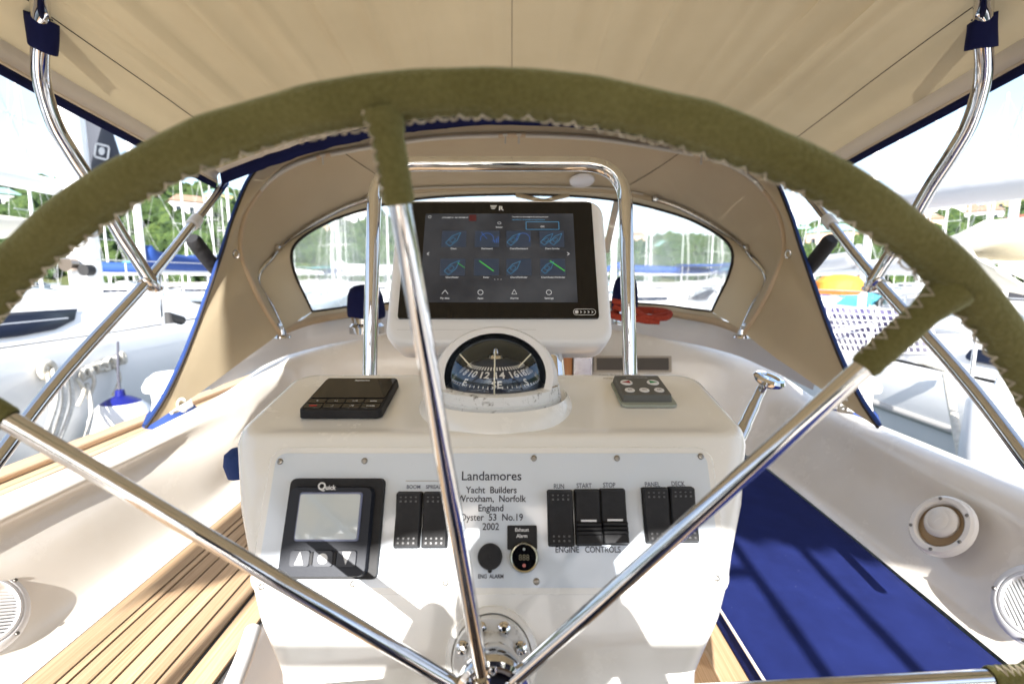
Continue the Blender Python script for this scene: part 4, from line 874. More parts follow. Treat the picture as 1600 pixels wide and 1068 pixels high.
for sg in (-1, 1):
    f = (lambda p: p) if sg < 0 else mir
    ctr = f(pz(64, 52, 1.022)); ax = (f(pz(64, 72, 1.03)) - f(pz(62, 30, 1.01))).normalized()
    G = frame(ctr, ax.cross(V((0, 1, 0))).normalized(), ax)
    rows = []
    for j in range(9):
        y = -.029 + .058 * j / 8; rows.append([G((.021 + .004 * math.sin(2 * a_ + j * .3)) * math.cos(a_) + (.012 if math.cos(a_) * -sg > 0 else 0) * -sg * .5, y + .006 * math.sin(a_ + j * .2) , (.023) * math.sin(a_)) for a_ in [2 * math.pi * k / 24 for k in range(24)]])
    t = thing('canopy_strap', ('left' if sg < 0 else 'right') + ' dark navy strap wrapped round the curved bimini leg', 'strap', ctr)
    build('wrap', MB().grid(rows, closed_u=True), navy, t, smooth=70, solid=.003)
    top_ = f(pz(40, 18, 1.07))
    build('tail', MB().grid([[ctr + V((-.0, .0, .03)) + V((sg * -.02, .01, 0)), ctr + V((sg * .035, .01, .03))], [top_ + V((sg * -.02, .01, .01)), top_ + V((sg * .02, .01, .01))]]), navy, t, solid=.003)

# ================================================================== DODGER
def half(P, n): return resamp(spline([pz(*p) for p in P], 8), n)
NA = 60
cA = half([(228, 668, 1.40), (262, 615, 1.48), (300, 530, 1.60), (345, 402, 1.77), (368, 332, 1.85), (396, 272, 1.92), (440, 232, 1.98), (500, 206, 2.03), (600, 190, 2.07), (700, 185, 2.09), (800, 184, 2.10)], NA)
cB = half([(440, 518, 2.0), (415, 480, 1.94), (390, 430, 1.88), (375, 385, 1.89), (381, 335, 1.91), (402, 297, 1.95), (440, 262, 1.99), (500, 238, 2.04), (640, 214, 2.09), (720, 207, 2.11), (800, 205, 2.12)], NA)
cC = half([(443, 514, 2.03), (425, 475, 2.04), (403, 432, 2.07), (425, 399, 2.12), (450, 373, 2.2), (500, 340, 2.3), (560, 313, 2.38), (640, 296, 2.42), (720, 292, 2.45), (800, 291, 2.46)], NA)
cW = half([(488, 486, 2.30), (478, 465, 2.27), (463, 432, 2.2), (456, 400, 2.16), (466, 377, 2.2), (500, 354, 2.3), (545, 335, 2.37), (620, 316, 2.42), (700, 307, 2.46), (800, 304, 2.48)], NA)
cV = half([(488, 487, 2.30), (500, 485, 2.33), (530, 481, 2.42), (560, 477, 2.48), (640, 471, 2.58), (720, 468, 2.64), (800, 467, 2.66)], NA)
cD = half([(444, 518, 2.06), (470, 508, 2.18), (500, 500, 2.28), (560, 490, 2.45), (640, 480, 2.55), (720, 478, 2.6), (800, 478, 2.62)], NA)
def full(c): return c + [mir(p) for p in c[::-1]][1:]
fA, fB, fC, fW, fV, fD = map(full, (cA, cB, cC, cW, cV, cD))
dod = thing('dodger', 'tan lined canvas dodger with clear windows over the companionway', 'spray hood', (0, 2.0, -.45))
def bulge(a, b, n, amt, out=V((0, 0, 1))):
    rows = []
    for k in range(n + 1):
        t = k / n; r = []
        for i, (p, q) in enumerate(zip(a, b)):
            m_ = p.lerp(q, t); s = i / (len(a) - 1) * 2 - 1
            r.append(m_ - V((s * .6, 0, 1)) * amt * math.sin(math.pi * t) + V((0, 0, .0035 * math.sin(23 * s + 9 * t) * math.sin(math.pi * t))))
        rows.append(r)
    return rows
build('aft_panel', MB().grid(bulge(fA, fB, 6, .006)), tan_d, dod, smooth=80)
build('roof_panel', MB().grid(bulge(fB, fC, 12, .012)), tan_d, dod, smooth=80)
build('window_surround', MB().grid(bulge(fC, fW, 5, .002)), tan_d, dod, smooth=80)
build('window_surround', MB().grid(bulge(fV, fD, 3, .0)), tan_d, dod, smooth=80)
rows = []
for k in range(13):
    t = k / 12; rows.append([p.lerp(q, t) + V((0, .03 * math.sin(math.pi * t), 0)) for p, q in zip(fW, fV)])
build('window', MB().grid(rows), vinyl, dod, smooth=80)
cl = fW + fV[::-1][1:-1]
build('window_binding', MB().tube([p + V((0, -.004, 0)) for p in cl], .0065, 8, closed=True), mat('black_brown_binding', (.018, .014, .012), .7), dod)
out = [p + V((-.006 if p.x < 0 else .006, .006, .004)) for p in fA]
build('edge_binding', MB().tube(out, .0088, 10), blue_outer, dod, smooth=70)
build('aft_hem', MB().tube(fA, .004, 8), dk, dod)
# navy outer skin
rows = [[p + V((-.02 if p.x < -.2 else (.02 if p.x > .2 else p.x * .1), .02, .012)) for p in fA], [p + V((p.x * .05, .035, .035)) for p in fB], [p + V((p.x * .05, .035, .05)) for p in fC]]
build('outer_skin', MB().grid(rows), blue_outer, dod, smooth=80)
# seams
def on(a, b, i, t): return a[i].lerp(b[i], t) - V(((i / (len(a) - 1) * 2 - 1) * .6, 0, 1)) * .012 * math.sin(math.pi * t)
def at_i(c, x): k = int(x); return c[k].lerp(c[min(k + 1, len(c) - 1)], x - k)
for i in (34, len(fB) - 1 - 34):
    sg = 1 if i < 59 else -1; P = []
    for k in range(13):
        t = k / 12; x = i + sg * 6 * t; P.append(at_i(fB, x).lerp(at_i(fC, x), t) - V(((x / (len(fB) - 1) * 2 - 1) * .6, 0, 1)) * .0125 * math.sin(math.pi * t) + V((0, -.001, -.0015)))
    build('seam', MB().tube(P, .0013, 6), dk, dod)
build('base_strip', MB().grid([[p + V((0, 0, -.012)) for p in fD], [p + V((0, -.004, .022)) for p in fD]]), mat('strip_tan', (.50, .39, .26), .8), dod, solid=.002)
# added strip from canopy front edge to dodger, blocks sun on the dodger top
a_ = resamp([bim_p(x, BY1) + V((0, -.01, .012)) for x in xs], 60); b_ = resamp([p + V((p.x * .02, .02, .035)) for p in fA[34:-34]], 60)
build('sun_block_strip', MB().grid([a_, [p.lerp(q, .5) + V((0, 0, .01)) for p, q in zip(a_, b_)], b_, [p + V((0, .10, .012)) for p in b_]]), navy, bim, smooth=80, solid=.002)
# frame of the dodger: sleeved hoops
fr = thing('hoop_frame', 'steel tube frame with clipped sleeves under the tan dodger roof', 'tube frame', (0, 2.0, -.3))
build('aft_hoop', MB().tube([p + V((0, -.004, -.016)) for p in fB], .0115, 12), mat('sleeved_tube', (.52, .40, .27), .7), fr, smooth=70)
def arc(c, i0, i1, dz=-.028, dy=-.010): return [c[i] + V((0, dy, dz)) for i in range(i0, i1 + 1)]
n2 = len(fB)
for a, b in ((22, 31), (33, 57), (61, n2 - 34), (n2 - 32, n2 - 23)):
    build('white_sleeve', MB().tube(arc(fB, a, b, -.022, -.012), .0085, 10), clear_white, fr)
for i in (32, 58, 60, n2 - 33):
    p = fB[i] + V((0, -.02, -.028))
    tt = build('cable_tie', MB().tube([p + V((0, 0, .012)), p + V((0, 0, -.03))], .0035, 6).tube([p + V((-.010, 0, .008)), p + V((.010, 0, .008))], .006, 8), clear_white, fr)
# front hoop in bare steel along the sides
for s0, s1 in ((0, 34), (n2 - 35, n2 - 1)):
    build('front_hoop', MB().tube([fC[i] + V((0, -.012, -.012)) for i in range(s0, s1 + 1)], .0125, 14), steel_d, fr, smooth=70)
build('front_hoop_sleeve', MB().tube([fC[i] + V((0, -.010, -.012)) for i in range(34, n2 - 34)], .013, 12), tan_d, fr, smooth=70)
build('white_sleeve', MB().tube([fC[i] + V((0, -.022, -.004)) for i in range(36, n2 - 36)], .005, 8), clear_white, fr, smooth=70)
for i in (16, n2 - 17, 1, n2 - 2, 34, n2 - 35):
    build('joint', MB().lathe(frame(fC[i] + V((0, -.03, -.012)), (1, 0, 0), (0, 0, 1)), [(.0001, .016), (.014, .014), (.017, .004), (.017, -.012)], 16), steel_d, fr)
for sg in (-1, 1):
    p = pz(441, 516, 2.0); p = p if sg < 0 else mir(p)
    build('deck_hinge', MB().lathe(frame(p + V((0, 0, -.03)), (1, 0, 0), (0, 1, 0)), [(.034, 0), (.032, .008), (.016, .014), (.013, .034), (.0001, .036)], 20), steel, fr)
    p = pz(369, 397, 1.80); p = p if sg < 0 else mir(p)
    th = [p + V((.010 * math.cos(a_), 0, .014 * math.sin(a_))) for a_ in [2 * math.pi * k / 14 for k in range(14)]]
    build('hook', MB().tube(th, .003, 6, closed=True), steel_d, fr)
    q = pz(480, 222, 1.98); q = q if sg < 0 else mir(q)
    build('canopy_clip', MB().tube([q + V((-.035, 0, -.012)), q + V((.035, 0, .012))], .012, 12).tube([q + V((.0, -.005, .0)), q + V((.014 , -.03, .014))], .009, 10), steel, fr)
build('centre_clip', MB().box(frame(pz(790, 187, 1.90), (1, 0, 0), (0, 1, 0)), -.03, .03, -.01, .01, -.008, .010), steel, fr, bevel=.003)
# little fittings under the dodger
t = tag(build('dome_light', MB().lathe(frame(on(fB, fC, 71, .80) + V((0, -.005, -.004)), (1, 0, 0), (0, 1, -.35)), [(.062, 0), (.060, -.008), (.05, -.013), (.0001, -.015)], 36), white_pl), 'white oval lamp on the dodger ceiling right of the grab hoop', 'lamp')
a, b, c = pz(806, 305, 2.38), pz(850, 314, 2.3), pz(889, 305, 2.38)
tag(build('grab_strap', MB().grid([[p + V((0, 0, .011)) for p in spline([a, a.lerp(b, .6), b, c.lerp(b, .6), c], 5)], [p + V((0, -.004, -.011)) for p in spline([a, a.lerp(b, .6), b, c.lerp(b, .6), c], 5)]]), tan_d, solid=.004), 'short beige webbing handle looped above the chart plotter', 'strap')
a, b = pz(966, 306, 2.44), pz(946, 395, 2.52)
tag(build('window_strap', MB().grid([[a + V((-.018, 0, 0)), a + V((.018, 0, 0))], [b + V((-.018, 0, 0)), b + V((.018, 0, 0))]]), tan_lin, solid=.004), 'beige strap hanging slanted across the dodger window behind the hoop', 'strap')
# companionway behind the pedestal
cw = thing('companionway', 'dark companionway opening with orange wood trim behind the pedestal', 'hatch', (0, 1.85, -.62))
build('opening', MB().box(IDF, -.34, .245, 2.31, 2.5, -.80, -.37), mat('painted_dark_interior', (.012, .01, .009), .8), cw)  # solid dark panel, its colour stands for the unlit space inside
build('trim', MB().box(IDF, .247, .295, 2.32, 2.5, -.80, -.36), mat('varnished_wood', (.50, .20, .035), .3, coat=.5, noise=(8, (.36, .12, .02), .3, .7, (12, 12, 1))), cw, bevel=.003)
build('kick_plate', MB().box(IDF, .298, .39, 2.30, 2.49, -.80, -.35), steel_d, cw, bevel=.003)
G = frame(pz(988, 562, 2.36), (1, 0, 0), (0, .18, .98))
t = thing('locker_frame', 'narrow steel framed recess in the bulkhead behind the right guard leg', 'vent', G.o)
build('frame', MB().prism(G, rr(-.19, .19, -.06, .020, .006), -.01, .006), mat('warm_grey', (.42, .36, .28), .5), t)
build('slot', MB().prism(G, rr(-.176, .176, -.050, .010, .004), .0055, .0075), mat('dark_slot', (.08, .065, .05), .6), t)

# winch covers, rope
def winch_cover(u0, u1, v0, v1, z, label):
    c = pz((u0 + u1) / 2, v1, z); w = (u1 - u0) / FPX * z / 2; h = (v1 - v0) / FPX * z
    t = thing('winch_cover', label, 'winch cover', c)
    G = frame(c, (1, 0, 0), (0, 1, 0))
    rows = []
    for r_, q in ((.99, .22), (1.02, .30), (1.0, .5), (.93, .75), (.80, .92), (.55, .995), (.2, 1.02), (.001, 1.02)):
        rows.append([G(w * r_ * (1 + .03 * math.sin(5 * a_ + q * 3)) * math.cos(a_), w * r_ * math.sin(a_), h * q + .006 * math.sin(2 * a_)) for a_ in [2 * math.pi * k / 32 for k in range(32)]])
    build('cover', MB().grid(rows, closed_u=True), navy, t, smooth=60)
    build('winch_base', MB().lathe(G, [(w * .95, -.03), (w * .95, 0), (w * .80, h * .08), (w * .82, h * .26)], 32), steel, t)
winch_cover(545, 601, 448, 509, 2.12, 'navy canvas winch cover left of the chart plotter')
winch_cover(955, 995, 434, 496, 2.10, 'navy canvas winch cover right of the chart plotter above the red rope')
P = []
for k in range(60):
    a_ = k / 60 * 2 * math.pi * 3; P.append(pz(1000 + 44 * math.cos(a_) + 3 * math.sin(k), 493 + 7 * math.sin(a_) + k * .03, 2.05 - .05 * math.sin(a_)) + V((0, 0, .008 * (k // 20))))
t = thing('rope_coil', 'loose coil of red rope lying right of the chart plotter', 'rope', pz(1000, 500, 2.05))
build('coil', MB().tube(spline(P, 2), .0095, 8), rope_r, t, smooth=70)
build('tail', MB().tube(spline([pz(958, 470, 2.0), pz(975, 474, 1.98), pz(990, 482, 2.0), pz(1008, 494, 2.0), pz(1040, 497, 2.0), pz(1046, 488, 2.05), pz(1020, 487, 2.06)], 8), .011, 8), rope_r, t, smooth=70)
build('tail', MB().tube(spline([pz(958, 478, 2.0), pz(978, 486, 1.99), pz(1000, 500, 2.0), pz(1030, 503, 2.0)], 8), .011, 8), rope_r, t, smooth=70)

# white covered winches with blue skirts outside the dodger wings
for sg in (-1, 1):
    f = (lambda p: p) if sg < 0 else mir
    c = f(pz(266, 600, 1.88)); t = thing('winch', ('left' if sg < 0 else 'right') + ' coaming winch under a white cover with a blue skirt beside the dodger wing', 'winch', c + V((0, 0, -.18)))
    G = frame(c, (1, 0, 0), (0, 1, 0))
    build('cap', MB().lathe(G, [(.0001, .055), (.05, .048), (.075, .028), (.090, 0), (.088, -.018), (.06, -.03)], 36), white_pl, t)
    build('drum', MB().lathe(G, [(.065, -.03), (.062, -.06), (.07, -.10)], 36), white_gel, t)
    build('skirt', MB().lathe(G, [(.072, -.095), (.085, -.11), (.10, -.15)], 36), blue_outer, t)
    # mooring line hook and cord at the wing foot
    p = f(pz(283, 626, 1.5)); P = [p + V((.012 * math.cos(a_), 0, .012 * math.sin(a_) - a_ * .004)) for a_ in [k * .6 for k in range(16)]]
    tag(build('wing_cord', MB().tube(spline(P + [f(pz(268, 645, 1.46))], 3), .0045, 6), rope_w), ('left' if sg < 0 else 'right') + ' cream cord knotted at the foot of the dodger wing', 'cord')

# ================================================================== AFT (behind the camera): arch legs and pushpit that throw the shadows on the cushion
t = thing('aft_frame', 'steel tube frame carrying the aft edge of the canopy', 'tube frame', (0, -1.0, -.7))
for x0 in (.69, .50):
    build('post', MB().tube([(x0, -1.0, bim_p(x0, -1.0).z - .01), (x0, -1.0, -.75)], .016, 14), steel, t)
build('post', MB().tube([(-.80, -1.0, bim_p(-.80, -1.0).z - .01), (-.80, -1.0, -.75)], .016, 14), steel, t)
build('cross_bar', MB().tube([(-.8, -1.0, .40), (.5, -1.0, .40)], .014, 14), steel, t)

# ================================================================== BACKGROUND: water, hills, woods, houses
WZ = -2.6
def water_nodes(nt, b, tc):
    n = N(nt, 'ShaderNodeTexNoise'); n.inputs['Scale'].default_value = 2.2; n.inputs['Detail'].default_value = 6
    bp = N(nt, 'ShaderNodeBump'); bp.inputs['Distance'].default_value = .05; nt.links.new(tc.outputs['Object'], n.inputs['Vector']); nt.links.new(n.outputs[0], bp.inputs['Height']); nt.links.new(bp.outputs[0], b.inputs['Normal'])
water = build('water', MB().add([(-3000, -3000, WZ), (3000, -3000, WZ), (3000, 3000, WZ), (-3000, 3000, WZ)], [(0, 1, 2, 3)]), mat('harbour_water', (.02, .055, .06), .10, custom=water_nodes), recalc=False); tag(water, kind='structure')
rb = random.Random(21)
def hill_h(az):
    """height angle of the ridge against the bearing (deg, 0 = ahead, right positive)"""
    K = [(-180, 7), (-120, 8), (-70, 6.5), (-52, 6.6), (-46, 7.2), (-40, 7.6), (-35, 8.2), (-26, 7.6), (-17, 6.5), (-6, 4.5), (5, 3.4), (12, 3.4), (18, 3.7), (25, 3.9), (30, 4.2), (36, 4.7), (40, 5.0), (47, 5.3), (55, 6), (70, 7), (120, 8), (180, 7)]
    for (a, x), (b, y) in zip(K, K[1:]):
        if a <= az <= b: t = (az - a) / (b - a); t = t * t * (3 - 2 * t); return x + (y - x) * t
    return 9
D0, D1 = 150, 420
def hill_pt(az, q):
    d = D0 + (D1 - D0) * q; H = math.tan(R(hill_h(az))) * D1 - WZ
    z = WZ + H * (q ** .8) * (1 + .05 * math.sin(az * .9 + 5 * q) + .04 * math.sin(az * 2.3 - 9 * q)) if q <= 1 else WZ + H * (1 - (q - 1) * 2)
    return V((d * math.sin(R(az)), d * math.cos(R(az)), z))
rows = [[hill_pt(-180 + 360 * i / 240, q) for i in range(241)] for q in (0, .02, .1, .2, .3, .4, .5, .6, .7, .8, .9, 1, 1.2, 1.5)]
hill = build('hills', MB().grid(rows), mat('hill_ground', (.05, .075, .02), .95, noise=(.03, (.15, .14, .06), .4, .7), bump=(.4, .5)), smooth=80); tag(hill, kind='structure')
def wood(name, az0, az1, n, seed):
    rg = np.random.default_rng(seed)
    bm = bmesh.new(); bmesh.ops.create_icosphere(bm, subdivisions=2, radius=1); bv = np.array([v.co[:] for v in bm.verts]); bf = np.array([[v.index for v in f.verts] for f in bm.faces]); bm.free()
    vs = []; fs = []
    for k in range(n):
        az = rg.uniform(az0, az1); q = rg.uniform(.0, 1.02) ** .8; p = hill_pt(az, q); r = rg.uniform(2.0, 5.0)
        j = 1 + .27 * rg.standard_normal(len(bv))
        P = bv * j[:, None] * np.array([r, r, r * rg.uniform(.6, 1.0)]) + np.array([p.x, p.y, p.z + r * .25])
        vs.append(P); fs.append(bf + k * len(bv))
    me = bpy.data.meshes.new(name); me.from_pydata(np.concatenate(vs).tolist(), [], np.concatenate(fs).tolist())
    def lf(nt, b, tc):
        g = N(nt, 'ShaderNodeNewGeometry'); cr = N(nt, 'ShaderNodeValToRGB'); e = cr.color_ramp.elements; e[0].color = (.012, .030, .005, 1); e[1].color = (.075, .115, .018, 1)
        e.new(.5).color = (.030, .065, .009, 1); n = N(nt, 'ShaderNodeTexNoise'); n.inputs['Scale'].default_value = .75; n.inputs['Detail'].default_value = 9; n.inputs['Roughness'].default_value = .78
        ad = N(nt, 'ShaderNodeMath', operation='MULTIPLY_ADD'); ad.inputs[1].default_value = .35; mr = N(nt, 'ShaderNodeMapRange'); mr.inputs[1].default_value = .36; mr.inputs[2].default_value = .64; mr.inputs[3].default_value = -.1; mr.inputs[4].default_value = .75
        nt.links.new(tc.outputs['Object'], n.inputs['Vector']); nt.links.new(n.outputs[0], mr.inputs[0]); nt.links.new(g.outputs['Random Per Island'], ad.inputs[0]); nt.links.new(mr.outputs[0], ad.inputs[2]); nt.links.new(ad.outputs[0], cr.inputs[0]); nt.links.new(cr.outputs[0], b.inputs['Base Color'])
    me.materials.append(mat('foliage', (.05, .1, .02), .8, custom=lf, bump=(1.1, 1.1, 8)))
    o = bpy.data.objects.new(name, me); COL.objects.link(o); WL[name] = V((0, 0, 0)); return tag(o, kind='stuff')
wood('hillside_wood', -62, 62, 7000, 5); wood('hillside_wood', 62, 298, 500, 6)
# houses on the slopes
seen_h = set()
def house(az, q, w, wall, roofc, label):
    if label in seen_h: label = label.replace('green hillside', 'wooded hillside, farther out')
    seen_h.add(label)
    p = hill_pt(az, q); a = R(-az + rb.uniform(-25, 25)); G = frame(p + V((0, 0, -1)), (math.cos(a), math.sin(a), 0), (-math.sin(a), math.cos(a), 0)); h = w * rb.uniform(.42, .6) + 1
    t = thing('house', label, 'house', p, 'houses on the green hillside')
    build('wall', MB().box(G, -w / 2, w / 2, -w * .35, w * .35, -2, h), mat('wall_' + wall[0], wall[1], .8), t)
    hh = h + w * .22; ov = .6
    build('roof', MB().add([G(-w / 2 - ov, -w * .35 - ov, h), G(w / 2 + ov, -w * .35 - ov, h), G(w / 2 + ov, w * .35 + ov, h), G(-w / 2 - ov, w * .35 + ov, h), G(-w * .28, 0, hh), G(w * .28, 0, hh)], [(0, 1, 5, 4), (1, 2, 5), (2, 3, 4, 5), (3, 0, 4), (3, 2, 1, 0)]), mat('roof_' + roofc[0], roofc[1], .7), t)
    for k in range(3):
        x = -w * .32 + k * w * .32; build('window', MB().box(G, x - w * .06, x + w * .06, -w * .35 - .06, -w * .35 + .1, h * .35, h * .75), mat('dark_pane', (.03, .04, .05), .2), t)
WA = [('cream', (.72, .66, .52)), ('white', (.78, .78, .76)), ('peach', (.70, .48, .34)), ('yellow', (.70, .58, .30))]; RF = [('red', (.30, .10, .07)), ('brown', (.30, .19, .13)), ('green', (.22, .38, .34)), ('grey', (.35, .35, .36))]
HS = [(-46, .42), (-41, .62), (-36.5, .80), (-33, .30), (-30.5, .52), (-27, .18), (-25, .40), (-21, .25), (-17, .5), (10, .4), (14, .6), (17, .3), (27, .45), (30.5, .7), (33, .25), (35.5, .55), (37.5, .85), (39.5, .35), (41, .62), (42.5, .9), (43.6, .5), (44.8, .75), (46, .3), (47, .92), (48.5, .6)]
for k, (az, q) in enumerate(HS):
    w_ = WA[rb.randrange(4)]; r_ = RF[rb.choice((0, 1, 1, 2, 2, 3))]
    house(az, q, rb.uniform(8, 14), w_, r_, f'{w_[0]} house with a {r_[0]} roof on the ' + ('left' if az < -8 else 'right' if az > 22 else 'far middle') + ' green hillside' + (' near the ridge' if q > .7 else ' low by the shore' if q < .32 else (' half way up' if q < .5 else ' above mid slope' if q < .58 else ' on the upper slope')))

# ---- neighbouring yachts at berth
white_boat = mat('boat_white', (.80, .80, .79), .3, coat=.3, noise=(2, (.74, .74, .73), .4, .8)); grey_cover = mat('pale_sail_cover', (.62, .62, .64), .8, bump=(6, .006)); alu = mat('mast_alloy', (.78, .78, .78), .4, .1); line_m = mat('rigging', (.62, .62, .63), .5, .1)
dark_win = mat('dark_cabin_glass', (.010, .014, .03), .3, spec=.15)
def hull_rows(X0, sg, y0, y1, zs, beam):
    rows = []
    for y in [y0 + (y1 - y0) * k / 14 for k in range(15)]:
        q = max(0, (y - (y0 + (y1 - y0) * .55)) / ((y1 - y0) * .45)); c = X0 + sg * beam / 2; hb = beam / 2 * (1 - q ** 2.2) + .02; z = zs + .35 * q * q
        rows.append([V((c - sg * hb * a, y, z0)) for a, z0 in ((.62, WZ - .3), (.86, WZ + .3), (.96, WZ + 1.0), (1.0, z - .25), (1.0, z), (.985, z + .05), (.96, z + .05), (.95, z - .03), (-.95, z - .03), (-.96, z + .05), (-1, z), (-1, z - .3), (-.96, WZ + 1.0), (-.86, WZ + .3), (-.62, WZ - .3))])
    return rows
# left neighbour: white hull, long dark cabin window
t = thing('moored_yacht', 'big white yacht alongside on the left with a long dark cabin window', 'yacht', (-5.2, 5, WZ))
zs = -.50
build('hull', MB().grid(hull_rows(-2.95, -1, -5, 15, zs, 4.6)), white_boat, t, smooth=50)
for z_ in (-.60, -.80, -1.25): build('styling_line', MB().tube([(-2.945 + (.0 if z_ > -1.1 else .03), y, z_) for y in (-4, 0, 4, 6)], .009, 6), mat('grey_line', (.18, .18, .22), .4), t)
mb = MB()
sect = [(-3.75, zs - .02), (-3.80, zs + .04), (-3.98, -.30), (-4.15, -.19), (-4.6, -.12), (-5.3, -.10), (-6.0, -.12), (-6.5, -.20), (-6.8, zs)]
for y, k in ((-3, .96), (2, 1), (5.2, 1), (6.5, .7), (7.6, .35), (8.6, .05)):
    mb.grid([]) if False else None
rows = [[V((x + (-5.3 - x) * (1 - k) * .35, y, zs + (z - zs) * k)) for x, z in sect] for y, k in ((-3, .98), (2, 1), (4.6, 1), (6.0, .72), (7.4, .36), (8.6, .03))]
build('coachroof', MB().grid(rows), white_boat, t, smooth=60)
build('cabin_window', MB().grid([[V((x - .0 , y, z)) for x, z in ((-3.78, -.455), (-3.86, -.385), (-3.94, -.315), (-3.965, -.29))] for y in (-2.5, 0, 2, 3.7)] + [[V((-3.80, 4.0, -.44)), V((-3.86, 4.25, -.385)), V((-3.93, 4.35, -.33)), V((-3.955, 4.4, -.30))]]), dark_win, t, solid=.012)
build('window_trim', MB().tube([(-3.87, y, -.366) for y in (-2.5, 4.2)], .006, 6), mat('grey_trim', (.5, .52, .56), .4), t)
for (x, y) in ((-4.2, 6.6), (-5.0, 5.2), (-4.6, 7.6)):
    G = frame((x, y, -.13 - max(0, y - 4.6) * .115), (1, 0, 0), (0, 1, -.12)); build('hatch', MB().prism(G, rr(-.22, .22, -.22, .22, .05), 0, .05), mat('smoked_hatch', (.16, .19, .22), .1), t)
# lifelines and stanchions
zt = zs + .62
for k, y in enumerate((.5, 2.4, 4.3, 6.2, 8.1, 10, 12)):
    build('stanchion', MB().tube([(-3.12, y, zs), (-3.10, y, zt)], .013, 8), steel, t)
for z_ in (zt, zs + .33): build('lifeline', MB().tube([(-3.10, y, z_) for y in (.5, 6, 12)], .004, 6), line_m, t)
for y in (4.9, 6.9): build('deck_block', MB().tube([(-3.5, y, zs + .02), (-3.5, y, zs + .09), (-3.5, y + .2, zs + .03)], .05, 10), black_rub, t)
# mast, boom, black sail bag with a square badge
mz = 5.4; mb_ = pz(140, 478, mz); mx, my = mb_.x, mb_.y
t2 = build('mast', MB().tube([(mx, my, -.14), (mx, my, 14)], .145, 20), alu, t, smooth=70)
build('winch', MB().tube([V((mx + .02, my - .26, .12)), V((mx + .02, my - .17, .12))], .075, 16), mat('bronze_chrome', (.42, .34, .28), .3, 1), t2); build('winch', MB().tube([V((mx + .15, my - .20, .06)), V((mx + .15, my - .10, .06))], .06, 16), black_rub, t2)
a, b = pz(-60, 262, 4.2), pz(112, 298, 5.3); build('boom', MB().tube([a, b], [.085, .085], 16), white_boat, t, smooth=70)
a, b = pz(-60, 352, 4.4), pz(60, 356, 5.4); build('stack_pack', MB().tube(spline([a, a.lerp(b, .5), b], 4), [.12, .12, .12, .12, .115, .11, .10, .09, .05], 14), mat('cream_cover', (.72, .68, .58), .8, bump=(12, .01)), t, smooth=70)
# dark headsail roll with square badge
a, b = pz(170, 262, 5.6), pz(118, 60, 6.4); G = frame(pz(158, 236, 5.6), (1, .1, 0), (b - a))
t3 = thing('furled_sail', 'dark grey sail flake with a small square white badge above the left neighbour', 'sail', a)
build('cloth', MB().grid([[V(pz(128, 110, 5.9)), V(pz(128, 110, 5.9)) + V((.14, 0, 0))], [pz(128, 150, 5.8), pz(164, 172, 5.8)], [pz(137, 240, 5.6), pz(188, 245, 5.6)], [pz(140, 300, 5.5), pz(200, 300, 5.5)]]), mat('charcoal_cloth', (.055, .06, .075), .8), t3, solid=.03)
H = frame(pz(159, 237, 5.52), (1, 0, -.25), (.25, 0, 1)); mbq = MB()
P = rr(-.075, .075, -.075, .075, .02, 4); 
for p, q in zip(P, P[1:] + P[:1]):
    p = V((*p, 0)); q = V((*q, 0)); d = (q - p).normalized() if (q - p).length > 1e-6 else V((1, 0, 0)); w = V((-d.y, d.x, 0)) * .012; mbq.add([H(*(p + w)), H(*(q + w)), H(*(q - w)), H(*(p - w))], [(0, 3, 2, 1)])
build('badge', mbq, wht_ink, t3, smooth=None, recalc=False); build('badge', MB().prism(H, circ(0, .005, .035, 14, .045), 0, .004), wht_ink, t3)
# ropes over the neighbour's side and its fender
c0 = V((-2.93, 0, 0))
rp = thing('mooring_ropes', 'white mooring lines knotted and hanging along the hull of the left neighbour', 'rope', pX(130, 580, -2.93))
def side(u, v, d=-2.93): return pX(u, v, d)
rk = random.Random(5); P = []
for k in range(70):
    q = k / 69; u = 128 + 66 * q; v = 582 - 27 * q + 3; P.append(side(u + 5 * math.cos(k * 1.6) + rk.uniform(-1.5, 1.5), v + 7 * math.sin(k * 1.6) + rk.uniform(-2, 2), -2.90 + .02 * math.cos(k * 1.1)))
build('knotted_line', MB().tube(spline(P, 3), .014, 8), rope_w, rp, smooth=70)
for u0, v0, u1, v1, r_ in ((178, 566, 177, 618, .022), (136, 570, 138, 622, .022), (120, 590, 121, 634, .024), (136, 600, 126, 708, .024), (96, 575, 78, 700, .024), (82, 575, 66, 690, .024), (74, 580, 58, 740, .02), (108, 585, 92, 690, .02)):
    a = side(u0, v0, -2.90); b = side(u1, v1, -2.88 if v1 < 650 else -2.4); build('hanging_end', MB().tube(spline([a, a.lerp(b, .5) + V((.02, .03, 0)), b], 5), r_ * .55, 8), rope_w, rp, smooth=70)
P = [side(74 + 10 * math.cos(a_), 582 + 10 * math.sin(a_) - (a_ * 1.2), -2.90) for a_ in [k * .5 for k in range(18)]]; build('knotted_line', MB().tube(spline(P, 2), .02, 8), rope_w, rp, smooth=70)
fc = pX(193, 662, -2.68); 
t = thing('fender', 'round white fender with a dark blue top hanging beside the left neighbour hull', 'fender', fc)
G = frame(fc, (1, 0, 0), (0, 1, 0)); prof = [(.0001, -.30), (.09, -.28), (.15, -.22), (.19, -.12), (.20, -.02), (.185, .06), (.15, .12), (.115, .155)]
build('body', MB().lathe(G, prof, 32), white_pl, t, smooth=60); build('top', MB().lathe(G, [(.115, .155), (.09, .172), (.06, .188), (.03, .20), (.026, .24), (.0001, .245)], 32), mat('fender_blue', (.008, .012, .16), .35), t, smooth=60)
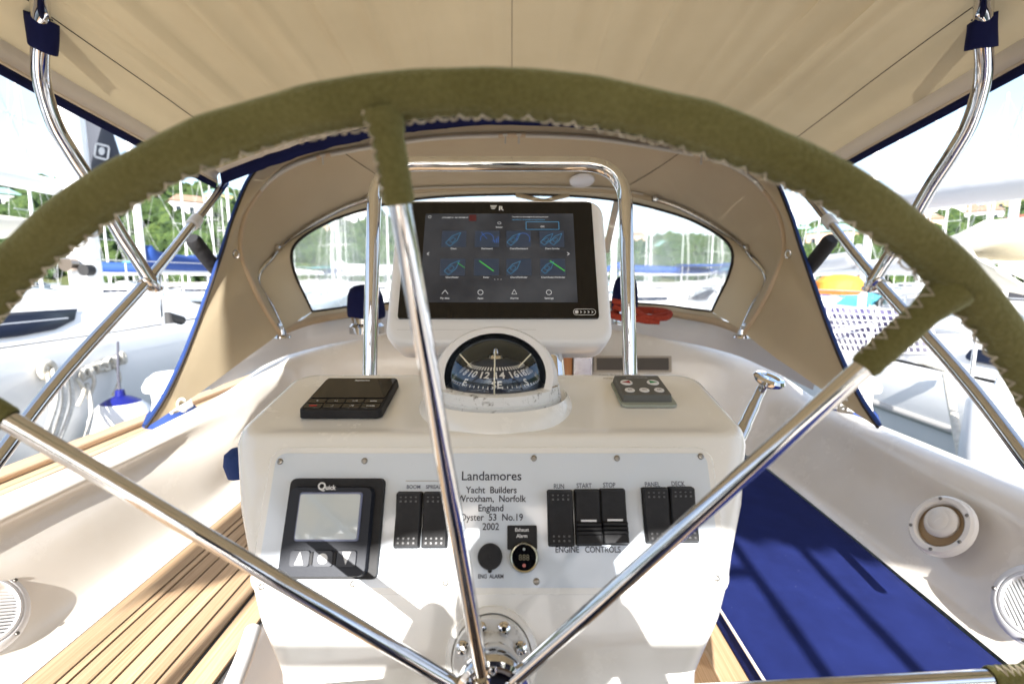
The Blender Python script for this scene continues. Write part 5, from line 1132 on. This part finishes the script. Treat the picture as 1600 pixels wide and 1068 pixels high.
build('lanyard', MB().tube([G(0, 0, .24), G(0, 0, .34), side(184, 534, -2.90)], .008, 6), mat('dark_line', (.08, .08, .1), .8), t)
# right neighbour
t = thing('moored_yacht', 'white yacht alongside on the right with netting on its lifelines', 'yacht', (5.2, 5, WZ))
zr = -.76
build('hull', MB().grid(hull_rows(2.95, 1, -5, 12, zr, 4.2)), white_boat, t, smooth=50)
build('rubbing_strake', MB().tube([(2.93, y, -1.02) for y in (.4, 2, 3.9, 4.2)], [.03, .03, .03, .01], 10), mat('shaded_strake', (.45, .43, .40), .5), t, smooth=60)
rows = [[V((x + (5.0 - x) * (1 - k) * .3, y, zr + (z - zr) * k)) for x, z in ((3.55, zr), (3.62, zr + .08), (3.75, -.52), (3.95, -.46), (5, -.40), (6.2, -.46), (6.5, zr))] for y, k in ((-3, 1), (2, 1), (6, 1), (8, .6), (9.5, .05))]
build('coachroof', MB().grid(rows), white_boat, t, smooth=60)
for y in (.8, 2.0, 3.2): build('cabin_window', MB().prism(frame((3.64, y + .3, -.62), (0, 1, 0), (.45, 0, .9)), rr(-.3, .3, -.05, .05, .04), -.02, .02), dark_win, t)
for x, y in ((4.3, 3.5), (4.6, 5.5)): build('hatch', MB().prism(frame((x, y, -.43), (1, 0, 0), (0, 1, 0)), rr(-.22, .22, -.22, .22, .05), 0, .06), mat('smoked_hatch'), t)
for y in (1.2, 3.2, 5.2, 7.2): build('stanchion', MB().tube([(3.1, y, zr), (3.1, y, zr + .62)], .013, 8), steel, t)
for z_ in (zr + .62, zr + .33): build('lifeline', MB().tube([(3.1, y, z_) for y in (1.2, 5, 7.2)], .005, 6), line_m, t)
# deck gear
build('deck_track', MB().box(IDF, 3.2, 3.25, 0, 5, zr, zr + .04), alu, t); build('deck_line', MB().tube(spline([(3.3, 0, zr + .02), (3.35, 1.5, zr + .03), (3.25, 3, zr + .02), (3.4, 4, zr + .05)], 6), .012, 6), rope_w, t)
for x, y in ((3.4, 2.6), (3.35, 1.6)): build('deck_winch', MB().lathe(frame((x, y, zr), (1, 0, 0), (0, 1, 0)), [(.09, 0), (.085, .05), (.06, .07), (.065, .14), (.075, .15), (.0001, .155)], 24), steel, t)
# netting with a purple cloth behind it
t = thing('rail_netting', 'white square netting over a purple cloth on the right neighbour lifelines', 'netting', pz(1360, 540, 4.4))
A_, B_, C_, D_ = pz(1268, 478, 5.2), pz(1455, 486, 4.1), pz(1462, 552, 4.05), pz(1300, 548, 5.0)
def q4(s_, t_): return A_.lerp(B_, s_).lerp(D_.lerp(C_, s_), t_)
build('cloth', MB().grid([[q4(s_ / 12, t_ / 4) + V((.06, .06, 0)) for s_ in range(13)] for t_ in range(5)]), mat('purple_cloth', (.10, .085, .20), .8, noise=(5, (.30, .28, .36), .45, .6)), t, solid=.01)
mb = MB()
for k in range(19): mb.tube([q4(k / 18, 0), q4(k / 18, 1)], .007, 5)
for k in range(8): mb.tube([q4(0, k / 7), q4(.5, k / 7), q4(1, k / 7)], .007, 5)
tag(build('net', mb, mat('white_cord_net', (.75, .75, .76), .8), t), kind='stuff')
for p, q in (((1283, 545), (1296, 478)), ((1290, 520), (1440, 492)), ((1356, 545), (1372, 480))): build('net_pole', MB().tube([pz(*p, 4.6), pz(*q, 4.6)], .016, 8), white_boat, t)
# long white fender and rope on the right
fc = pX(1552, 700, 2.55); G = frame(fc, (1, 0, 0), (0, 1, 0))
t = thing('fender', 'big white cylindrical fender between the hulls on the right', 'fender', G(0, 0, -.3))
build('body', MB().lathe(G, [(.0001, -.34), (.08, -.32), (.13, -.26), (.135, 0), (.13, .24), (.09, .31), (.03, .34), (.025, .38), (.0001, .385)], 32), white_pl, t, smooth=60)
build('lanyard', MB().tube([G(0, 0, .37), V((2.95, fc.y, zr + .05))], .01, 6), rope_w, t)
a, b = pX(1478, 585, 2.93), pX(1504, 722, 2.5); tag(build('mooring_line', MB().tube([a, b], .022, 10), rope_w), 'white line hanging down over the right neighbour hull side', 'rope')
# orange bundle, white boom, cream boat cover on the right
c = pz(1312, 446, 6.5); G = frame(c, (1, 0, 0), (0, 1, 0)); rows = []
for r_, z_ in ((.18, -.12), (.27, -.06), (.26, .05), (.18, .12), (.06, .15), (.001, .152)): rows.append([G(r_ * 1.15 * math.cos(a_) * (1 + .06 * math.sin(4 * a_ + z_ * 20)), r_ * math.sin(a_), z_) for a_ in [2 * math.pi * k / 26 for k in range(26)]])
tag(build('orange_bundle', MB().grid(rows, closed_u=True), mat('orange_cloth', (.75, .25, .03), .7, bump=(8, .03)), smooth=50), 'orange cloth bundle on the deck beyond the netting', 'bundle')
t = thing('sail_boom', 'thick white covered boom pointing out over the right neighbour', 'boom', pz(1520, 300, 5))
build('boom', MB().tube([pz(1385, 318, 6.4), pz(1500, 298, 5.2), pz(1720, 268, 4.0)], [.14, .16, .16], 18), grey_cover, t, smooth=70)
c0_, c1_ = pz(1500, 395, 4.6), pz(1720, 330, 3.6); rows = []
for k in range(11):
    q = k / 10; c = c0_.lerp(c1_, q); hgt = .12 + .45 * q ** .6; wd = .25 + .7 * q ** .5; rows.append([c + V((wd * math.sin(a_), 0, 0)) + V((0, .3 * math.cos(a_), 0)) + V((0, 0, -hgt * (1 - math.cos(a_ * .5)) * 1.6 + .015 * math.sin(9 * a_ + 8 * q))) for a_ in [-math.pi * .8 + 1.6 * math.pi * j / 20 for j in range(21)]])
tag(build('canvas_boat_cover', MB().grid(rows), mat('cream_canvas', (.74, .70, .60), .85, bump=(14, .01)), smooth=60, solid=.01), 'cream canvas cover tented over a boat at the far right', 'boat cover')

# ---- fleet of moored yachts further off
def yacht_proto(L, cov, spread=2, canopy=None):
    t = thing('sailing_yacht', 'x', 'sailing yacht', (0, 0, 0)); b = L * .15; W = 0
    rows = []
    for k in range(13):
        q = k / 12; y = -L / 2 + L * q; w = b * (1 - max(0, (q - .5) / .5) ** 2.0) * (.86 + .14 * min(1, q * 3)) + .02; z = 1.15 + .35 * q * q
        rows.append([V((sg * w * a, y, z0)) for sg, a, z0 in ((-1, .7, -.2), (-1, .94, .35), (-1, 1, z), (-1, .93, z + .02), (1, .93, z + .02), (1, 1, z), (1, .94, .35), (1, .7, -.2))])
    mb = MB().grid(rows); mb.f.append(tuple(range(8))[::-1]); build('hull', mb, white_boat, t, smooth=40)
    rows = [[V((x * k * b, y * L, 1.2 + z * k)) for x, z in ((-.62, 0), (-.52, .42), (-.2, .52), (.2, .52), (.52, .42), (.62, 0))] for y, k in ((-.22, .95), (-.2, 1), (.02, 1), (.16, .62), (.24, .1))]
    c = MB().grid(rows); c.f.append(tuple(range(6))); build('cabin', c, white_boat, t, smooth=40)
    for sg in (-1, 1): build('window', MB().grid([[V((sg * b * .605, y * L, 1.28)), V((sg * b * .555, y * L, 1.5))] for y in (-.16, .04)]), dark_win, t, solid=.03)
    build('mast', MB().tube([(0, .06 * L, 1.5), (0, .06 * L, L * 1.3)], [.085, .055], 8), alu, t)
    for z in (.5, .9)[:spread]: build('spreader', MB().tube([(-b * .55, .055 * L, L * z), (b * .55, .055 * L, L * z)], .022, 5), alu, t)
    build('boom', MB().tube([(0, .04 * L, 2.7), (0, -.34 * L, 2.75)], .08, 8), alu, t)
    build('sail_cover', MB().tube(spline([(0, .045 * L, 3.3), (0, .02 * L, 2.98), (0, -.15 * L, 2.90), (0, -.33 * L, 2.86)], 3), [.12, .16, .2, .22, .22, .22, .2, .2, .18, .1], 8), cov, t, smooth=70)
    mb = MB()
    for p in ((0, -.49 * L, 1.3), (0, .49 * L, 1.5), (-b * .9, .03 * L, 1.2), (b * .9, .03 * L, 1.2)): build('stay', MB().tube([p, (0, .06 * L, L * 1.29)], .007, 4), line_m, t)
    if canopy: build('canopy', MB().grid([[V((x * b, y, 3.05 + (1 - x * x) * .15)) for x in (-.8, -.4, 0, .4, .8)] for y in (-.42 * L, -.2 * L)]), canopy, t, solid=.03); [build('canopy_leg', MB().tube([(x * b, y * L, 1.2), (x * b, y * L, 3.1)], .02, 5), alu, t) for x in (-.78, .78) for y in (-.41, -.21)]
    for k in range(6):
        for sg in (-1, 1): build('stanchion', MB().tube([(sg * b * .88, (-.4 + .14 * k) * L, 1.2), (sg * b * .88, (-.4 + .14 * k) * L, 1.85)], .015, 4), steel, t)
    return t
bluec = mat('blue_sail_cover', (.015, .06, .26), .8); protos = [(yacht_proto(11, grey_cover, 2, None), 'white sail cover'), (yacht_proto(12.5, bluec, 2, bluec), 'blue sail cover'), (yacht_proto(14, mat('tan_sail_cover', (.52, .42, .28), .8), 2, mat('white_canvas', (.78, .78, .76), .8)), 'tan sail cover'), (yacht_proto(10, bluec, 1, mat('teal_canvas', (.10, .42, .45), .8)), 'teal cockpit canopy')]
def copy_tree(o, loc, rz, label, group):
    c = o.copy(); COL.objects.link(c); c.location = loc; c.rotation_euler = (0, 0, rz); c['label'] = label; c['group'] = group
    for ch in o.children:
        d = ch.copy(); COL.objects.link(d); d.parent = c
    return c
spots = []
for row_d, azs in ((14.5, (-35, 34, 43)), (18, (-51, 8, 52)), (26, (-41, -18.5, 14, 30)), (38, (-45, -29, -20, -8, 11, 27, 39)), (52, (-47, -39, -32.5, -24.5, -15, -4, 6, 17, 23, 31, 41, 45)), (75, (-48.5, -41, -37.5, -32, -26, -18.5, -9, 2, 7.5, 14.5, 20, 25.5, 33, 39.5, 44)), (105, (-44.5, -38, -30, -23.5, -13, -3, 5, 12, 22, 28.5, 35, 42)), (30, (95, 120, 150, 178, 205, 235, 262)), (14, (110, 165, 215, 250))):
    for az in azs: spots.append((row_d * rb.uniform(.95, 1.06), az + rb.uniform(-.6, .6)))
dist_w = lambda d: 'near' if d < 21 else 'in the second rank' if d < 30 else 'midway' if d < 60 else 'by the shore'
fleet = []
for i, (d, az) in enumerate(spots):
    k = rb.choice((0, 0, 0, 1, 2, 3)); o, cv = protos[k]; rz = R(rb.choice((0, 180, 90, 75, -80, 10)) + rb.uniform(-8, 8)) if d > 20 else R(rb.choice((0, 180)) + rb.uniform(-6, 6))
    loc = V((d * math.sin(R(az)), d * math.cos(R(az)), WZ)); sd = 'left' if az < -14 else 'right' if az > 22 else 'in the dodger window'
    fleet.append((az, dist_w(d) if abs(az) < 60 else 'astern', sd if abs(az) < 60 else 'of the cockpit', cv, o, loc, rz))
ORD = ['leftmost', 'second from left', 'third from left', 'fourth from left', 'fifth from left', 'sixth from left', 'seventh from left', 'eighth from left', 'ninth from left', 'tenth from left', 'eleventh from left', 'twelfth from left']
bk = {}
for f_ in sorted(fleet, key=lambda q: q[0]): bk.setdefault(f_[1:4], []).append(f_)
for key, fl in bk.items():
    for k, (az, dw, sd, cv, o, loc, rz) in enumerate(fl):
        cs = {'white sail cover': 'white-covered', 'blue sail cover': 'blue-covered', 'tan sail cover': 'tan-covered', 'teal cockpit canopy': 'teal-canopied'}[cv]
        if dw == 'astern': lab = f'white sailing yacht with {cv} moored astern'
        elif len(fl) == 1: lab = f'white sailing yacht with {cv} {dw}, {sd}'
        else: lab = f'{ORD[k]} of the {cs} sailing yachts {dw}, {sd}'
        copy_tree(o, loc, rz, lab, 'moored sailing yachts astern' if dw == 'astern' else 'sailing yachts moored in the marina')
for o, _ in protos:
    for ch in list(o.children): bpy.data.objects.remove(ch)
    bpy.data.objects.remove(o)
def launch(cov, cn):
    t = thing('motor_boat', 'x', 'motor boat', (0, 0, 0)); rows = []
    for k in range(9):
        q = k / 8; y = -3.2 + 6.4 * q; w = 1.15 * (1 - max(0, (q - .45) / .55) ** 2.2) + .02; z = .75 + .35 * q * q; rows.append([V((sg * w * a, y, z0)) for sg, a, z0 in ((-1, .5, -.2), (-1, .9, .3), (-1, 1, z), (-1, .9, z + .02), (1, .9, z + .02), (1, 1, z), (1, .9, .3), (1, .5, -.2))])
    mb = MB().grid(rows); mb.f.append(tuple(range(8))[::-1]); build('hull', mb, white_boat, t, smooth=40)
    build('cover', MB().grid([[V((x * .95 * k, y, .80 + h * (1 - x * x))) for x in (-1, -.6, -.2, .2, .6, 1)] for y, k, h in ((-2.9, .9, .3), (-1.5, 1, .9), (0, 1, .8), (1.2, .9, .5), (2.4, .5, .2))]), cov, t, smooth=40)
    build('outboard', MB().tube([(0, -3.3, .1), (0, -3.4, 1.0), (0, -3.2, 1.25)], [.12, .2, .16], 8), black_rub, t); return t
lp = [(launch(mat('black_boat_cover', (.02, .02, .025), .7), ''), 'black'), (launch(bluec, ''), 'blue'), (launch(mat('grey_boat_cover', (.22, .23, .25), .8), ''), 'grey'), (launch(mat('teal_boat_cover', (.06, .30, .38), .8), ''), 'teal')]
lst = []
for k in range(46):
    az = rb.choice((rb.uniform(-46, -24), rb.uniform(-20, 16), rb.uniform(24, 47), rb.uniform(24, 44))); d = rb.uniform(24, 62); lst.append((az, d, rb.randrange(4)))
lst.sort(); cnt = {}
for az, d, k in lst:
    o, cn = lp[k]; sd = 'left' if az < -22 else 'right' if az > 20 else 'centre'; dn = 'nearer' if d < 40 else 'farther'; key = (cn, sd, dn); cnt[key] = cnt.get(key, 0) + 1
    copy_tree(o, V((d * math.sin(R(az)), d * math.cos(R(az)), WZ)), R(rb.choice((0, 90, 180, -90)) + rb.uniform(-20, 20)), f'{ORD[cnt[key] - 1]} of the {dn} {cn}-covered motor boats, {sd} of the picture', 'motor boats moored in the marina')
for o, _ in lp:
    for ch in list(o.children): bpy.data.objects.remove(ch)
    bpy.data.objects.remove(o)
# jetty in front of the shore
jt = build('jetty', MB().box(IDF, -140, 140, 118, 122, WZ, WZ + 1.0).box(IDF, -40, -37, 12, 118, WZ, WZ + .8).box(IDF, 46, 49, 20, 118, WZ, WZ + .8), mat('concrete', (.40, .38, .34), .9)); tag(jt, kind='structure')

# ================================================================== THE PHOTOGRAPHER (stands behind the camera; only the shadow falls into view)
def person():
    vs = [(0, 0, 0, .135, .105), (0, .02, .20, .140, .10), (0, .04, .40, .155, .10), (0, .05, .50, .07, .06), (0, .06, .58, .050, .055), (0, .09, .68, .075, .090), (0, .08, .77, .072, .082),
          (.18, .04, .43, .052, .052), (.23, .10, .16, .040, .040), (.13, .24, .55, .030, .028), (.085, .25, .66, .028, .020),
          (-.12, .05, .34, .045, .052), (-.13, .10, .12, .036, .038), (-.13, .24, .55, .030, .028), (-.085, .25, .66, .028, .020),
          (.10, .06, -.06, .09, .09), (.13, .40, -.04, .062, .062), (.13, .36, -.40, .042, .042), (.13, .50, -.42, .035, .028),
          (-.10, .06, -.06, .09, .09), (-.13, .40, -.04, .062, .062), (-.13, .36, -.40, .042, .042), (-.13, .50, -.42, .035, .028)]
    ed = [(0, 1), (1, 2), (2, 3), (3, 4), (4, 5), (5, 6), (2, 7), (7, 8), (8, 9), (9, 10), (2, 11), (11, 12), (12, 13), (13, 14), (0, 15), (15, 16), (16, 17), (17, 18), (0, 19), (19, 20), (20, 21), (21, 22)]
    O = V((PX, PY, PZZ))
    me = bpy.data.meshes.new('body'); me.from_pydata([v[:3] for v in vs], ed, []); o = bpy.data.objects.new('person', me); COL.objects.link(o); o.location = O
    o.modifiers.new('skin', 'SKIN'); sv = me.skin_vertices[0].data
    for k, v in enumerate(vs): sv[k].radius = (v[3], v[4])
    sv[0].use_root = True
    s = o.modifiers.new('sub', 'SUBSURF'); s.levels = 2; s.render_levels = 2
    me.materials.append(mat('navy_shirt', (.025, .03, .055), .85, bump=(200, .001)))
    tag(o, 'person in a navy shirt seated behind the wheel taking the picture', 'person'); WL['person'] = O
    build('hair', MB().lathe(frame(O + V((0, .07, .73)), (1, 0, 0), (0, 1, 0)), [(.080, -.03), (.088, .02), (.080, .07), (.05, .105), (.0001, .115)], 24), mat('dark_hair', (.03, .02, .015), .8), o)
PX, PY, PZZ = -.02, -.30, -.72
person()

t = thing('helm_seat', 'low white helm seat behind the steering wheel', 'seat', (0, -.5, ZS - .39))
build('seat_box', MB().box(IDF, -.45, .45, -.75, -.22, ZS - .39, ZS - .09), white_gel, t, bevel=.02); build('seat_pad', MB().box(IDF, -.43, .43, -.73, -.2, ZS - .088, ZS - .03), navy, t, bevel=.02)
